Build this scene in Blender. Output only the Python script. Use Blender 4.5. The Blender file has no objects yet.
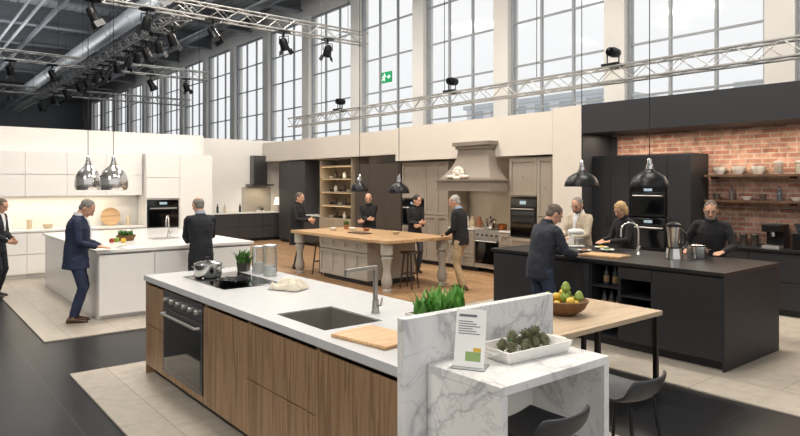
import bpy, bmesh, math, random
from mathutils import Vector, Matrix, noise
random.seed(7)
S=bpy.context.scene; C=S.collection
try:
    S.view_settings.view_transform='Standard'
except Exception: pass
PI=math.pi; sin=math.sin; cos=math.cos
# ------------------------------------------------------------------ materials
def hx(h,k=1):
    h=h.lstrip('#'); return tuple(min(1,((int(h[i:i+2],16)/255)**2.2)*k) for i in (0,2,4))+(1,)
def base(name):
    m=bpy.data.materials.new(name); m.use_nodes=True; nt=m.node_tree
    return m,nt,nt.nodes['Principled BSDF']
def N(nt,t,**kw):
    n=nt.nodes.new(t)
    for k,v in kw.items():
        if k in n.inputs: n.inputs[k].default_value=v
        else: setattr(n,k,v)
    return n
def coords(nt,stretch=(1,1,1)):
    tc=N(nt,'ShaderNodeTexCoord'); mp=N(nt,'ShaderNodeMapping'); mp.inputs['Scale'].default_value=stretch
    nt.links.new(tc.outputs['Object'],mp.inputs['Vector']); return mp.outputs[0]
def ramp(nt,fac,stops):
    r=N(nt,'ShaderNodeValToRGB'); e=r.color_ramp.elements
    while len(e)<len(stops): e.new(.5)
    for i,(p,c) in enumerate(stops): e[i].position=p; e[i].color=c
    nt.links.new(fac,r.inputs[0]); return r.outputs[0]
def bumpit(nt,b,fac,st,dist=.01):
    bp=N(nt,'ShaderNodeBump',Strength=st,Distance=dist); nt.links.new(fac,bp.inputs['Height']); nt.links.new(bp.outputs[0],b.inputs['Normal'])
def mat(name,c,rough=.5,metal=0,var=.05,vs=6,bump=0,bs=40,stretch=(1,1,1),emit=0,trans=0,coat=0,alpha=1):
    if bpy.data.materials.get(name): return bpy.data.materials[name]
    m,nt,b=base(name); v=coords(nt,stretch)
    n=N(nt,'ShaderNodeTexNoise',Scale=vs,Detail=4); nt.links.new(v,n.inputs['Vector'])
    o=ramp(nt,n.outputs['Fac'],[(.3,hx(c,1-var)),(.7,hx(c,1+var))]); nt.links.new(o,b.inputs['Base Color'])
    b.inputs['Roughness'].default_value=rough; b.inputs['Metallic'].default_value=metal
    b.inputs['Transmission Weight'].default_value=trans; b.inputs['Coat Weight'].default_value=coat
    if emit: b.inputs['Emission Color'].default_value=hx(c); b.inputs['Emission Strength'].default_value=emit
    if bump:
        n2=N(nt,'ShaderNodeTexNoise',Scale=bs,Detail=5); nt.links.new(v,n2.inputs['Vector']); bumpit(nt,b,n2.outputs['Fac'],bump)
    return m
def wood(name,c1,c2,stretch=(1,1,.07),scale=14,rough=.45):
    m,nt,b=base(name); v=coords(nt,stretch)
    n=N(nt,'ShaderNodeTexNoise',Scale=scale,Detail=7,Distortion=.6); nt.links.new(v,n.inputs['Vector'])
    o=ramp(nt,n.outputs['Fac'],[(.28,hx(c1)),(.5,hx(c2)),(.6,hx(c1)),(.75,hx(c2))]); nt.links.new(o,b.inputs['Base Color'])
    b.inputs['Roughness'].default_value=rough; bumpit(nt,b,n.outputs['Fac'],.15); return m
def marble(name):
    m,nt,b=base(name); v=coords(nt,(1,1,1))
    n=N(nt,'ShaderNodeTexNoise',Scale=1.6,Detail=6,Distortion=1.3); nt.links.new(v,n.inputs['Vector'])
    n2=N(nt,'ShaderNodeTexNoise',Scale=3.8,Detail=6,Distortion=1.4); nt.links.new(v,n2.inputs['Vector'])
    a=ramp(nt,n.outputs['Fac'],[(.455,hx('#e2e1df')),(.496,hx('#bcbcbd')),(.513,hx('#d9d8d7')),(.6,hx('#e5e4e2'))])
    c=ramp(nt,n2.outputs['Fac'],[(.475,hx('#ffffff')),(.497,hx('#d8d8da')),(.515,hx('#ffffff'))])
    mx=N(nt,'ShaderNodeMixRGB',blend_type='MULTIPLY'); mx.inputs[0].default_value=.65
    nt.links.new(a,mx.inputs[1]); nt.links.new(c,mx.inputs[2]); nt.links.new(mx.outputs[0],b.inputs['Base Color'])
    b.inputs['Roughness'].default_value=.22; return m
def bricks(name,c1,c2,mo,bw,rh,ms,ax='xy',rough=.5,bump=.3,off=.5,nvar=.0,spec=.5):
    m,nt,b=base(name); tc=N(nt,'ShaderNodeTexCoord'); sp=N(nt,'ShaderNodeSeparateXYZ'); cb=N(nt,'ShaderNodeCombineXYZ')
    nt.links.new(tc.outputs['Object'],sp.inputs[0])
    nt.links.new(sp.outputs['XYZ'.index(ax[0].upper())],cb.inputs[0]); nt.links.new(sp.outputs['XYZ'.index(ax[1].upper())],cb.inputs[1])
    br=N(nt,'ShaderNodeTexBrick',offset=off); nt.links.new(cb.outputs[0],br.inputs['Vector'])
    for k,v in (('Color1',hx(c1)),('Color2',hx(c2)),('Mortar',hx(mo)),('Scale',1),('Mortar Size',ms),('Mortar Smooth',.1),('Brick Width',bw),('Row Height',rh)): br.inputs[k].default_value=v
    n=N(nt,'ShaderNodeTexNoise',Scale=9,Detail=6); nt.links.new(tc.outputs['Object'],n.inputs['Vector'])
    mx=N(nt,'ShaderNodeMixRGB',blend_type='MULTIPLY'); mx.inputs[0].default_value=nvar
    cr=ramp(nt,n.outputs['Fac'],[(.3,hx('#8a8a8a')),(.65,hx('#ffffff'))])
    nt.links.new(br.outputs['Color'],mx.inputs[1]); nt.links.new(cr,mx.inputs[2]); nt.links.new(mx.outputs[0],b.inputs['Base Color'])
    b.inputs['Roughness'].default_value=rough; b.inputs['Specular IOR Level'].default_value=spec
    iv=N(nt,'ShaderNodeMath',operation='SUBTRACT'); iv.inputs[0].default_value=1; nt.links.new(br.outputs['Fac'],iv.inputs[1]); bumpit(nt,b,iv.outputs[0],bump,.01)
    return m
def panemat(name):
    m=bpy.data.materials.new(name); m.use_nodes=True; nt=m.node_tree; nt.nodes.clear()
    o=N(nt,'ShaderNodeOutputMaterial'); t=N(nt,'ShaderNodeBsdfTransparent'); g=N(nt,'ShaderNodeBsdfGlossy',Roughness=.05); mx=N(nt,'ShaderNodeMixShader'); mx.inputs[0].default_value=.03
    nt.links.new(t.outputs[0],mx.inputs[1]); nt.links.new(g.outputs[0],mx.inputs[2]); nt.links.new(mx.outputs[0],o.inputs[0]); return m
WAL=wood('walnut','#745b43','#977a5d',(1,1,.045),20); OAK=wood('oak_top','#a07f5a','#bd9a72',(.12,1,1),10,.4); OAK2=wood('pale_oak_top','#a58f75','#c0ab90',(1,.12,1),10,.4); OAKD=wood('dark_oak','#3a2a1f','#56402f',(.15,1,1),14)
LWOOD=wood('light_wood','#b08a62','#caa67b',(1,.12,1),14); STOOLW=wood('stool_wood','#2f221a','#49352a')
MARB=marble('white_marble'); QUARTZ=mat('grey_white_quartz','#bfc0c1',.25,var=.02,vs=12)
WHITE=mat('white_lacquer','#e3e0dc',.3,var=.01); WSTONE=mat('white_stone','#e0deda',.2,var=.02,vs=30)
BLK=mat('matt_black','#232427',.5,var=.06); BLKT=mat('black_worktop','#1f2023',.3,var=.1,vs=30); DKG=mat('dark_grey_front','#3f3d3e',.5)
GREY=mat('grey_paint','#958b7e',.5,var=.03); GREYD=mat('dark_warm_grey_paint','#82786d',.5,var=.03); GREYL=mat('light_warm_grey_paint','#a0998f',.5,var=.03)
STEEL=mat('brushed_steel','#c9c7c3',.38,.8,var=.06,vs=30,stretch=(.1,1,1)); CHROME=mat('chrome','#d4d4d4',.08,1); SMCH=mat('smoky_chrome','#cfccc8',.16,.85); GUN=mat('gunmetal','#aaa6a0',.32,.8); PSTEEL=mat('polished_steel','#c4c2be',.16,1); DSTEEL=mat('dark_steel','#6a6a6c',.32,.85)
BGLASS=mat('black_glass','#0b0c0e',.06,coat=.3); BLKM=mat('black_metal','#17181a',.4,.4); ALU=mat('aluminium_truss','#a2a2a0',.4,.6)
COPPER=mat('copper','#a8653f',.3,.9); WALLW=mat('wall_white_paint','#dbd8d3',.7,var=.02,vs=2); WALLB=mat('wall_beige_paint','#d0c8bd',.75,var=.02,vs=2); SHELFP=mat('shelf_beige','#a1927d',.6)
PIER=mat('pier_paint','#d2d0cb',.75,var=.04,vs=1); WFR=mat('window_frame_paint','#94979a',.5,.1); BWALL=mat('black_wall','#26272b',.6,var=.08,vs=3)
BRICK=bricks('red_brick','#8f5c4b','#b58a76','#a99a8c',.25,.08,.011,'xz',.85,.5,nvar=.6)
FLOORD=bricks('dark_tile','#17181b','#1d1e21','#323336',1.2,.6,.008,'xy',.34,.1,nvar=.3,spec=.35)
FLOORL=bricks('light_tile','#aca498','#b5ac9f','#8f877d',1.2,.6,.006,'xy',.35,.1,nvar=.25)
FLOORO=bricks('oak_plank','#9a7857','#ad8a68','#735a40',1.6,.18,.004,'xy',.4,.15,nvar=.4)
CEIL=bricks('ceiling_deck','#75787b','#808385','#55575a',40,.35,.03,'xy',.7,.5,nvar=.3); BEAM=mat('beam_steel','#606366',.6,.2); DUCT=mat('duct_metal','#a9acae',.4,.5,bump=.1); PIPE=mat('pipe_paint','#8b8e90',.5,.2)
EMIT=mat('skylight_glow','#f6f8ff',.5,emit=6); WARM=mat('warm_led','#ffd9a0',.5,emit=3); BULB=mat('bulb','#fff0d0',.4,emit=8)  # EMIT glow stands in for daylight through the skylights
PANE=panemat('window_pane'); GLASS=mat('clear_glass','#f4f8f8',.03,trans=.95,var=0); SMOKE=mat('smoked_glass','#4d5258',.08,trans=.5,var=0)
CER=mat('white_ceramic','#e4e1db',.25,var=.02); CERB=mat('beige_ceramic','#b8a88c',.4); TERRA=mat('terracotta','#9a6648',.6); DKCER=mat('dark_ceramic','#3d3833',.4); NUTS=mat('dry_food','#8a6f50',.8,var=.3,vs=60)
LEAF=mat('leaf_green','#5c9440',.5,var=.35,vs=12); HERB=mat('herb_green','#46702f',.55,var=.4,vs=20); ARTI=mat('artichoke_green','#62634a',.65,var=.4,vs=30)
SOIL=mat('soil','#33261c',.95,bump=.5); YEL=mat('lemon_yellow','#cfa93a',.45,bump=.2); ORA=mat('orange_peel','#c5722c',.45,bump=.3); GRN=mat('green_fruit','#7f9440',.4); RED=mat('red_fruit','#973626',.35)
WICK=mat('wicker','#6f5033',.7,var=.35,vs=60,bump=.8,bs=90); CLOTH=mat('linen_cloth','#cdc5b4',.9,var=.08,vs=40,bump=.3,bs=200); PAPER=mat('paper','#e9e9e6',.7,var=.01); INK=mat('ink_grey','#6b7075',.8); BLUEP=mat('print_green','#8aa56a',.7)
EXITG=mat('exit_green','#1d8a55',.5,emit=.4,var=.02); EXITW=mat('exit_white','#f4fff8',.5,emit=1,var=0); LINEN=mat('lamp_fabric','#f0e6d2',.8,emit=1.0)
BLEATH=mat('black_shell','#2c2d31',.45,bump=.15,bs=120); STONEO=mat('carved_plaster','#ddd6c8',.7)
SKIN=mat('skin','#c29379',.5,var=.05,vs=30); LIP=mat('lips','#96584e',.5); EYEW=mat('eye_white','#dcd8d2',.3); IRIS=mat('iris','#2d211b',.2)
HGREY=mat('hair_grey','#77726c',.7,var=.35,vs=60,bump=.6,bs=120); HDARK=mat('hair_dark','#2a211c',.6,var=.3,vs=60,bump=.6,bs=120); HBLOND=mat('hair_blond','#a98c62',.6,var=.3,vs=60,bump=.6,bs=120); HWH=mat('hair_silver','#9d9891',.7,var=.25,vs=60,bump=.6,bs=120); HBR=mat('hair_brown_grey','#5b5047',.7,var=.3,vs=60,bump=.6,bs=120)
def cl(n,c): return mat(n,c,.85,var=.16,vs=9,bump=.9,bs=13)
NAVY=cl('navy_wool','#262e45'); SUITB=cl('charcoal_wool','#202228'); BLACKC=cl('black_cotton','#1a1a1d'); KHAKI=cl('khaki_cotton','#a08a6a'); JEANS=cl('denim','#323b4d'); PUFF=cl('grey_jacket','#2b2e37'); BEIGEJ=cl('beige_jacket','#b0a390'); SHIRTW=cl('white_shirt','#d8d8d8'); SHIRTB=cl('blue_shirt','#95a8c2'); GREYT=cl('grey_trousers','#3e3f44'); SHOE=mat('shoe_leather','#17130f',.35); SHOEB=mat('brown_leather','#4a3020',.4)
# ------------------------------------------------------------------ mesh helpers
class MB:
    def __init__(s): s.bm=bmesh.new(); s.mi=0
    def v(s,p): return s.bm.verts.new(p)
    def f(s,vs):
        try:
            fc=s.bm.faces.new(vs); fc.material_index=s.mi; return fc
        except ValueError: return None
    def box(s,x0,x1,y0,y1,z0,z1):
        p=[s.v((x,y,z)) for z in (z0,z1) for y in (y0,y1) for x in (x0,x1)]
        for q in ((0,2,3,1),(4,5,7,6),(0,1,5,4),(2,6,7,3),(0,4,6,2),(1,3,7,5)): s.f([p[i] for i in q])
        return s
    def loops(s,L,cap=True):
        for a,b in zip(L,L[1:]):
            if len(a)==1 and len(b)==1: continue
            n=max(len(a),len(b))
            for i in range(n):
                j=(i+1)%n
                if len(a)==1: s.f([a[0],b[j],b[i]])
                elif len(b)==1: s.f([a[i],a[j],b[0]])
                else: s.f([a[i],a[j],b[j],b[i]])
        if cap:
            if len(L[0])>2: s.f(L[0][::-1])
            if len(L[-1])>2: s.f(L[-1])
        return s
    def lathe(s,prof,c=(0,0,0),n=20,fn=None,cap=True):
        L=[]
        for r,z in prof:
            ps=[Vector((c[0],c[1],c[2]+z))] if r<1e-5 else [Vector((c[0]+r*cos(2*PI*i/n),c[1]+r*sin(2*PI*i/n),c[2]+z)) for i in range(n)]
            L.append([s.v(fn(p) if fn else p) for p in ps])
        return s.loops(L,cap)
    def rings(s,R,n=20,fn=None):
        L=[]
        for z,cy,rx,ry in R:
            L.append([s.v(fn(Vector((rx*cos(2*PI*i/n),cy+ry*sin(2*PI*i/n),z)))) for i in range(n)])
        return s.loops(L)
    def tube(s,pts,r,n=8,flat=None,lat=None):
        pts=[Vector(p) for p in pts]; rs=r if isinstance(r,(list,tuple)) else [r]*len(pts)
        t0=(pts[1]-pts[0]).normalized(); u=Vector(lat) if lat else (Vector((0,0,1)) if abs(t0.z)<.9 else Vector((1,0,0)))
        u=(u-t0*u.dot(t0)).normalized(); L=[]
        for i,p in enumerate(pts):
            t=((pts[min(i+1,len(pts)-1)]-pts[max(i-1,0)])).normalized(); u=(u-t*u.dot(t)).normalized(); w=t.cross(u)
            fl=flat[i] if flat else rs[i]
            L.append([s.v(p+u*rs[i]*cos(2*PI*(k+.5)/n)+w*fl*sin(2*PI*(k+.5)/n)) for k in range(n)])
        return s.loops(L)
    def ell(s,c,rad,nu=14,nv=9,fn=None):
        L=[]
        for j in range(nv+1):
            a=-PI/2+PI*j/nv
            if j in (0,nv): ps=[Vector((c[0],c[1],c[2]+rad[2]*sin(a)))]
            else: ps=[Vector((c[0]+rad[0]*cos(a)*cos(2*PI*i/nu),c[1]+rad[1]*cos(a)*sin(2*PI*i/nu),c[2]+rad[2]*sin(a))) for i in range(nu)]
            L.append([s.v(fn(p) if fn else p) for p in ps])
        return s.loops(L)
    def prism(s,poly,a,b,ax='y'):
        def P(u,w,t): return (u,t,w) if ax=='y' else ((t,u,w) if ax=='x' else (u,w,t))
        A=[s.v(P(u,w,a)) for u,w in poly]; B=[s.v(P(u,w,b)) for u,w in poly]; return s.loops([A,B])
    def build(s,name,m,par=None,bev=0,sm=False,loc=None):
        bmesh.ops.recalc_face_normals(s.bm,faces=s.bm.faces[:])
        me=bpy.data.meshes.new(name); s.bm.to_mesh(me); s.bm.free()
        for mm in (m if isinstance(m,list) else [m]): me.materials.append(mm)
        o=bpy.data.objects.new(name,me); C.objects.link(o)
        if par: o.parent=par
        if loc: o.location=loc
        if sm:
            me.polygons.foreach_set('use_smooth',[True]*len(me.polygons))
            try: me.set_sharp_from_angle(angle=math.radians(40))
            except Exception: pass
        if bev:
            b=o.modifiers.new('bevel','BEVEL'); b.width=bev; b.segments=2; b.limit_method='ANGLE'
        return o
def tag(o,label=None,cat=None,group=None,kind=None):
    if label: o['label']=label
    if cat: o['category']=cat
    if group: o['group']=group
    if kind: o['kind']=kind
    return o
def thing(name,label,cat,loc=(0,0,0),rz=0,group=None):
    o=bpy.data.objects.new(name,None); C.objects.link(o); o.empty_display_size=.1; o.location=loc; o.rotation_euler=(0,0,math.radians(rz)); return tag(o,label,cat,group)
def struct(name,mb,m,par=None,bev=0): return tag(mb.build(name,m,par,bev),kind='structure')
def dup(r0,loc,label=None,rz=None):
    r=r0.copy(); C.objects.link(r); r.location=loc
    if rz is not None: r.rotation_euler=(0,0,math.radians(rz))
    if label: r['label']=label
    for ch in r0.children:
        c=ch.copy(); C.objects.link(c); c.parent=r
        for g in ch.children:
            d=g.copy(); C.objects.link(d); d.parent=c
    return r
FOLD=bpy.data.textures.new('fold_noise','CLOUDS'); FOLD.noise_scale=.1; FOLD.noise_depth=2
def solid(name,mb,m,par,vox,it=3,disp=0):
    o=mb.build(name,m,par); r=o.modifiers.new('r','REMESH'); r.mode='VOXEL'; r.voxel_size=vox
    if it: q=o.modifiers.new('s','SMOOTH'); q.iterations=it; q.factor=.5
    if disp: q=o.modifiers.new('d','DISPLACE'); q.texture=FOLD; q.strength=disp; q.mid_level=.48; q.texture_coords='LOCAL'
    bpy.context.view_layer.update(); dg=bpy.context.evaluated_depsgraph_get()
    me=bpy.data.meshes.new_from_object(o.evaluated_get(dg)); o.modifiers.clear(); o.data=me
    me.materials.clear(); me.materials.append(m); me.polygons.foreach_set('use_smooth',[True]*len(me.polygons)); return o
# ------------------------------------------------------------------ people
def ik(a,t,l1,l2,pole):
    d=t-a; L=d.length
    if L>(l1+l2)*.995: t=a+d.normalized()*(l1+l2)*.995; d=t-a; L=d.length
    x=(l1*l1-l2*l2+L*L)/(2*L); h=math.sqrt(max(0,l1*l1-x*x)); n=d.normalized(); p=Vector(pole); p=(p-n*p.dot(n)).normalized()
    return a+n*x+p*h,t
def hand(mb,W,d,n,side,curl):
    d=d.normalized(); n=(n-d*n.dot(d)).normalized(); l=d.cross(n)*side
    mb.tube([W-d*.02,W,W+d*.035,W+d*.075,W+d*.095],[.026,.028,.038,.042,.036],10,[.021,.018,.017,.015,.011],lat=l)
    for off,ln,k in ((.031,.072,1),(.0105,.082,1.05),(-.0105,.077,1.1),(-.031,.06,1.2)):
        p=W+d*.082+l*off; pts=[p]; a=0
        for q,fr in enumerate((.45,.32,.26)):
            a+=curl*k*(.35,.6,.5)[q]; p=p+(d*cos(a)+n*sin(a)+l*off*3).normalized()*ln*fr; pts.append(p)
        mb.tube(pts,[.0095,.009,.0085,.007],7)
    b=W+d*.022+l*.026; q=b+(d*.6+l*.7+n*.25*min(1,curl*2)).normalized()*.045; mb.tube([b,q,q+(d*.9+l*.25+n*.3*min(1,curl*2)).normalized()*.035],[.014,.011,.009],7)
def tufts(mb,c,rad,n,hf,zmin=-.3,r=.008):
    for i in range(n):
        z=random.uniform(zmin,1); a=random.uniform(0,2*PI); q=math.sqrt(1-z*z)
        p=(c[0]+rad[0]*q*cos(a)*.98,c[1]+rad[1]*q*sin(a)*.98,c[2]+rad[2]*z*.98)
        if p[1]>.05 and p[2]<.075: continue
        mb.ell(p,(r*random.uniform(.7,1.1),r*random.uniform(1.4,2.6),r*random.uniform(.6,1)),7,5,hf)
def person(label,loc,rz,H=1.76,top=SUITB,tname='jacket',bot=SUITB,hem=.8,lean=4,hp=12,hy=0,rh=None,lh=None,rn=None,ln=None,rd=None,ld=None,hairm=HGREY,hair='short',beard=None,glasses=False,shirt=None,fem=False,feet=((.1,.02),(-.1,-.03)),curl=.6,skin=SKIN,shoe=SHOE,fat=1,roll=0,puff=0):
    root=thing('person',label,'person',loc,rz); s=H/1.75
    la=math.radians(lean)
    def bend(p):
        w=min(1,max(0,(p.z-.86)/.32)); w=w*w*(3-2*w); M=Matrix.Rotation(-la*w,3,'X'); q=Vector((p.x,p.y,p.z-.92)); q=M@q; q.z+=.92; return q*s
    sc=lambda p: Vector(p)*s
    sw=.16 if fem else .182
    N0=bend(Vector((0,-.005,1.49)))
    HM=Matrix.Translation(N0)@Matrix.Rotation(math.radians(hy),4,'Z')@Matrix.Rotation(math.radians(roll),4,'Y')@Matrix.Rotation(math.radians(-hp),4,'X')@Matrix.Scale(s,4)@Matrix.Translation((0,.02,.128))
    hf=lambda p: HM@Vector(p)
    A={}
    for sd,t,dd,nn in ((1,rh,rd,rn),(-1,lh,ld,ln)):
        sh=bend(Vector((sd*sw,-.005,1.4))); hang=t is None
        t=Vector((sd*.25,.06,.80))*s if hang else Vector(t)
        el,w=ik(sh,t,.29*s,.255*s,(sd*.55,-.7,-.5) if not hang else (sd*.4,-1,0))
        fa=(w-el).normalized()
        if nn is None: nn=Vector((-sd,.25,0)) if hang else Vector((-.1*sd,0,-1))
        if dd is None: dd=fa if hang else (Vector((fa.x,fa.y,-.13)))
        A[sd]=(sh,el,w,Vector(dd),Vector(nn))
    G={}
    for sd,(fx,fy) in ((1,feet[0]),(-1,feet[1])):
        hp_=sc((sd*.09,0,.9)); an=sc((fx,fy-.02,.085)); kn,an=ik(hp_,an,.425*s,.42*s,(sd*.1,1,0)); G[sd]=(hp_,kn,an)
    mb=MB(); k=.86 if fem else .9
    T=[(.84,0,.13,.09),(.92,0,.15,.1),(1.05,0,.125,.085),(1.2,0,.145,.095),(1.32,0,.15,.09),(1.4,-.005,.14,.07),(1.45,-.005,.08,.055),(1.48,-.005,.05,.05)]
    mb.rings([(z,c,a*k,b*fat*.97) for z,c,a,b in T],18,bend)
    mb.tube([bend(Vector((0,-.01,1.4))),bend(Vector((0,-.005,1.48))),hf((0,-.018,-.06))],[.056*s,.055*s,.054*s],12)
    mb.rings([(-.118,.045,.018,.016),(-.108,.037,.042,.046),(-.08,.02,.057,.071),(-.045,.008,.066,.087),(-.01,.001,.071,.094),(.02,-.003,.074,.098),(.055,-.006,.073,.097),(.085,-.01,.061,.081),(.106,-.012,.04,.053),(.116,-.013,.014,.02)],22,hf)
    mb.tube([hf((0,.09,.022)),hf((0,.107,-.006)),hf((0,.119,-.03)),hf((0,.1,-.042))],[.0085*s,.0115*s,.0155*s,.013*s],8)
    for sd in (1,-1):
        mb.ell((sd*.077,-.008,-.008),(.012,.022,.034),8,6,hf)
        mb.tube([hf((sd*.01,.095,.024)),hf((sd*.035,.091,.028)),hf((sd*.058,.072,.02))],.009*s,6)
        mb.ell((sd*.042,.066,-.028),(.022,.02,.018),8,6,hf)
        sh,el,w,dd,nn=A[sd]
        mb.tube([bend(Vector((sd*.06,-.005,1.385))),sh],[.046*s,.042*s],10)
        mb.tube([sh,sh.lerp(el,.5),el,el.lerp(w,.35),w],[.042*s,.04*s,.034*s,.034*s,.024*s],10)
        hand(mb,w,dd,nn,sd,curl)
        h_,kn,an=G[sd]
        mb.tube([h_,h_.lerp(kn,.5),kn,kn.lerp(an,.35),an,an-Vector((0,0,.05*s))],[.078*s,.066*s,.05*s,.05*s,.034*s,.034*s],10)
        mb.tube([an+sc((0,-.03,-.045)),an+sc((0,.06,-.05)),an+sc((0,.15,-.065))],[.03*s,.035*s,.022*s],8,[.025*s,.022*s,.012*s])
    solid('body',mb,skin,root,.0068,1)
    inv=HM.inverted()
    for sd in (1,-1):
        mb=MB(); mb.ell((sd*.031,.085,.003),(.014,.012,.009),12,8,hf)
        mb.bm.faces.ensure_lookup_table()
        for f_ in mb.bm.faces:
            q=inv@f_.calc_center_median()
            if abs(q.x-sd*.031)<.0085 and q.y>.085: f_.material_index=1
        mb.build('eye',[EYEW,IRIS],root,sm=True)
        MB().tube([hf((sd*.014,.1025,.031)),hf((sd*.035,.0985,.0355)),hf((sd*.056,.081,.029))],[.003*s,.004*s,.0025*s],6).build('eyebrow',HBR,root,sm=True)
    MB().tube([hf((-.025,.083,-.064)),hf((0,.0945,-.061)),hf((.025,.083,-.064))],[.003*s,.006*s,.003*s],8).build('mouth',LIP,root,sm=True)
    if hair!='bald':
        mb=MB()
        if hair=='short': mb.ell((0,-.016,.036),(.0795,.092,.087),20,12,hf); mb.ell((0,-.044,-.015),(.069,.06,.07),16,8,hf); tufts(mb,(0,-.016,.036),(.0795,.092,.087),110,hf)
        elif hair=='full': mb.ell((0,-.014,.04),(.081,.097,.087),20,12,hf); mb.ell((0,-.044,-.015),(.071,.062,.07),16,8,hf); tufts(mb,(0,-.014,.04),(.081,.097,.087),120,hf)
        elif hair=='thin': mb.ell((0,-.026,.022),(.08,.085,.086),20,12,hf); mb.ell((0,-.044,-.015),(.069,.06,.07),16,8,hf); tufts(mb,(0,-.026,.022),(.08,.085,.086),80,hf,r=.006)
        elif hair=='ring': mb.ell((0,-.03,.0),(.08,.077,.07),20,12,hf); tufts(mb,(0,-.03,0),(.08,.077,.07),50,hf,-.6,.006)
        elif hair=='bob': mb.ell((0,-.012,.038),(.087,.1,.092),20,12,hf); mb.ell((0,-.035,-.035),(.094,.083,.1),18,10,hf); tufts(mb,(0,-.012,.038),(.087,.1,.092),70,hf,r=.009); tufts(mb,(0,-.035,-.035),(.094,.083,.1),70,hf,-.9,.009)
        elif hair=='bun': mb.ell((0,-.016,.035),(.083,.094,.09),20,12,hf); mb.ell((0,-.05,-.03),(.075,.06,.08),16,8,hf); mb.ell((0,-.115,.02),(.04,.035,.04),14,8,hf); tufts(mb,(0,-.016,.035),(.083,.094,.09),60,hf,-.2)
        solid('hair',mb,hairm,root,.006,1)
    if beard:
        mb=MB(); mb.ell((0,.034,-.09),(.056,.061,.04),18,10,hf); mb.tube([hf((-.033,.088,-.053)),hf((0,.101,-.047)),hf((.033,.088,-.053))],.007*s,8)
        for sd in (1,-1): mb.tube([hf((sd*.07,.03,-.02)),hf((sd*.062,.045,-.07)),hf((sd*.04,.07,-.1))],[.008*s,.013*s,.015*s],8)
        solid('beard',mb,beard,root,.0065,1)
    if glasses:
        mb=MB()
        for sd in (1,-1):
            mb.tube([hf((sd*.033+.024*cos(a),.106,.002+.019*sin(a))) for a in [2*PI*i/12 for i in range(13)]],.0024,5)
            mb.tube([hf((sd*.057,.104,.006)),hf((sd*.08,.0,.006))],.002,5)
        mb.tube([hf((-.01,.107,.004)),hf((.01,.107,.004))],.002,5); mb.build('glasses',BLKM,root)
    mb=MB(); w=.88 if fem else 1.0
    R=[(hem,0,.178,.128),(hem*.6+.4,0,.176,.13),(1.0,0,.17,.127),(1.08,0,.163,.124),(1.2,0,.178,.13),(1.31,-.003,.188,.128),(1.38,-.006,.175,.108),(1.43,-.008,.125,.086),(1.462,-.008,.082,.072),(1.485,-.008,.068,.068)]
    if hem<.75: R=[(hem,0,.2,.15),(.8,0,.185,.14)]+R[2:]
    mb.rings([(z,c,a*w,b*fat) for z,c,a,b in R],24,bend); e=1+puff
    for sd in (1,-1):
        sh,el,wr,dd,nn=A[sd]
        mb.tube([bend(Vector((sd*.06,-.006,1.4))),bend(Vector((sd*.12,-.006,1.402))),sh,sh.lerp(el,.12)],[.066*s,.063*s,.058*s,.057*s],12)
        mb.tube([sh,sh.lerp(el,.5),el,el.lerp(wr,.5),el.lerp(wr,.96)],[.058*s*e,.055*s*e,.05*s*e,.046*s*e,.037*s*e],12)
        for q in (.84,.95):
            p=sh.lerp(el,q); mb.tube([p+Vector((-.03,.02,.01)),p+Vector((.03,.02,-.008))],.024*s*e,6)
    solid(tname,mb,top,root,.011,2,.018)
    mb=MB(); mb.lathe([(.072,-.03),(.075,0),(.067,.032),(.06,.032),(.062,-.03)],(0,-.008,1.487),20,bend,cap=False)
    mb.build('collar',shirt or top,root,sm=True)
    if shirt:
        mb=MB(); L=[]
        for z,hw in ((1.475,.055),(1.4,.046),(1.3,.028),(1.16,.006)):
            yb={1.475:.07,1.4:.108*fat,1.3:.136*fat,1.16:.138*fat}[z]
            L.append([mb.v(bend(Vector((-hw,yb-.008,z)))),mb.v(bend(Vector((0,yb+.01,z)))),mb.v(bend(Vector((hw,yb-.008,z)))),mb.v(bend(Vector((0,yb-.04,z))))])
        mb.loops(L).build('shirt',shirt,root,sm=True)
    mb=MB(); mb.rings([(z,0,a*w,b*fat) for z,a,b in ((.78,.15,.105),(.85,.163,.115),(.94,.165,.115),(1.02,.15,.107))],20,bend)
    for sd in (1,-1):
        h_,kn,an=G[sd]; mb.tube([h_,h_.lerp(kn,.45),kn,kn.lerp(an,.4),an+sc((0,-.005,.0))],[.094*s,.083*s,.066*s,.062*s,.056*s],12)
    solid('trousers',mb,bot,root,.012,2,.02)
    for sd in (1,-1):
        an=G[sd][2]; mb=MB(); L=[]
        for y,hw,hh in ((-.085,.022,.05),(-.07,.036,.075),(-.02,.04,.085),(.05,.042,.07),(.11,.048,.052),(.16,.04,.042),(.185,.018,.028)):
            L.append([mb.v(sc((an.x/s+hw*cos(a),an.y/s+y,.002+hh*.5+hh*.5*sin(a)))) for a in [2*PI*i/12 for i in range(12)]])
        mb.loops(L).build('shoe',shoe,root,sm=True)
    return root
D=Vector
person('man in charcoal suit and white shirt cut off at the left edge of the photo',(-12.95,1.44,0.021),-38,1.74,SUITB,'jacket',SUITB,.78,3,26,-4,rh=(.06,.24,.96),lh=(-.05,.25,.99),rn=D((-1,0,0)),ln=D((1,0,0)),hairm=HBR,shirt=SHIRTW)
person('grey haired man in navy suit looking down at the white island',(-9.9,2.06,0.021),-20,1.8,NAVY,'jacket',NAVY,.74,5,40,-5,rh=(.11,.29,1.07),lh=(-.05,.32,1.065),hairm=HGREY,shirt=SHIRTW,feet=((.085,.0),(-.085,.0)),shoe=SHOEB,curl=.25,fat=1.2)
person('man in black suit seen from behind at the white island',(-9.36,3.68,0.021),84,1.79,SUITB,'jacket',SUITB,.76,5,20,14,rh=(.12,.38,1.058),lh=(-.1,.4,1.058),hairm=HGREY,hair='thin',shirt=SHIRTB,curl=.25,fat=1.15)
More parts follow.
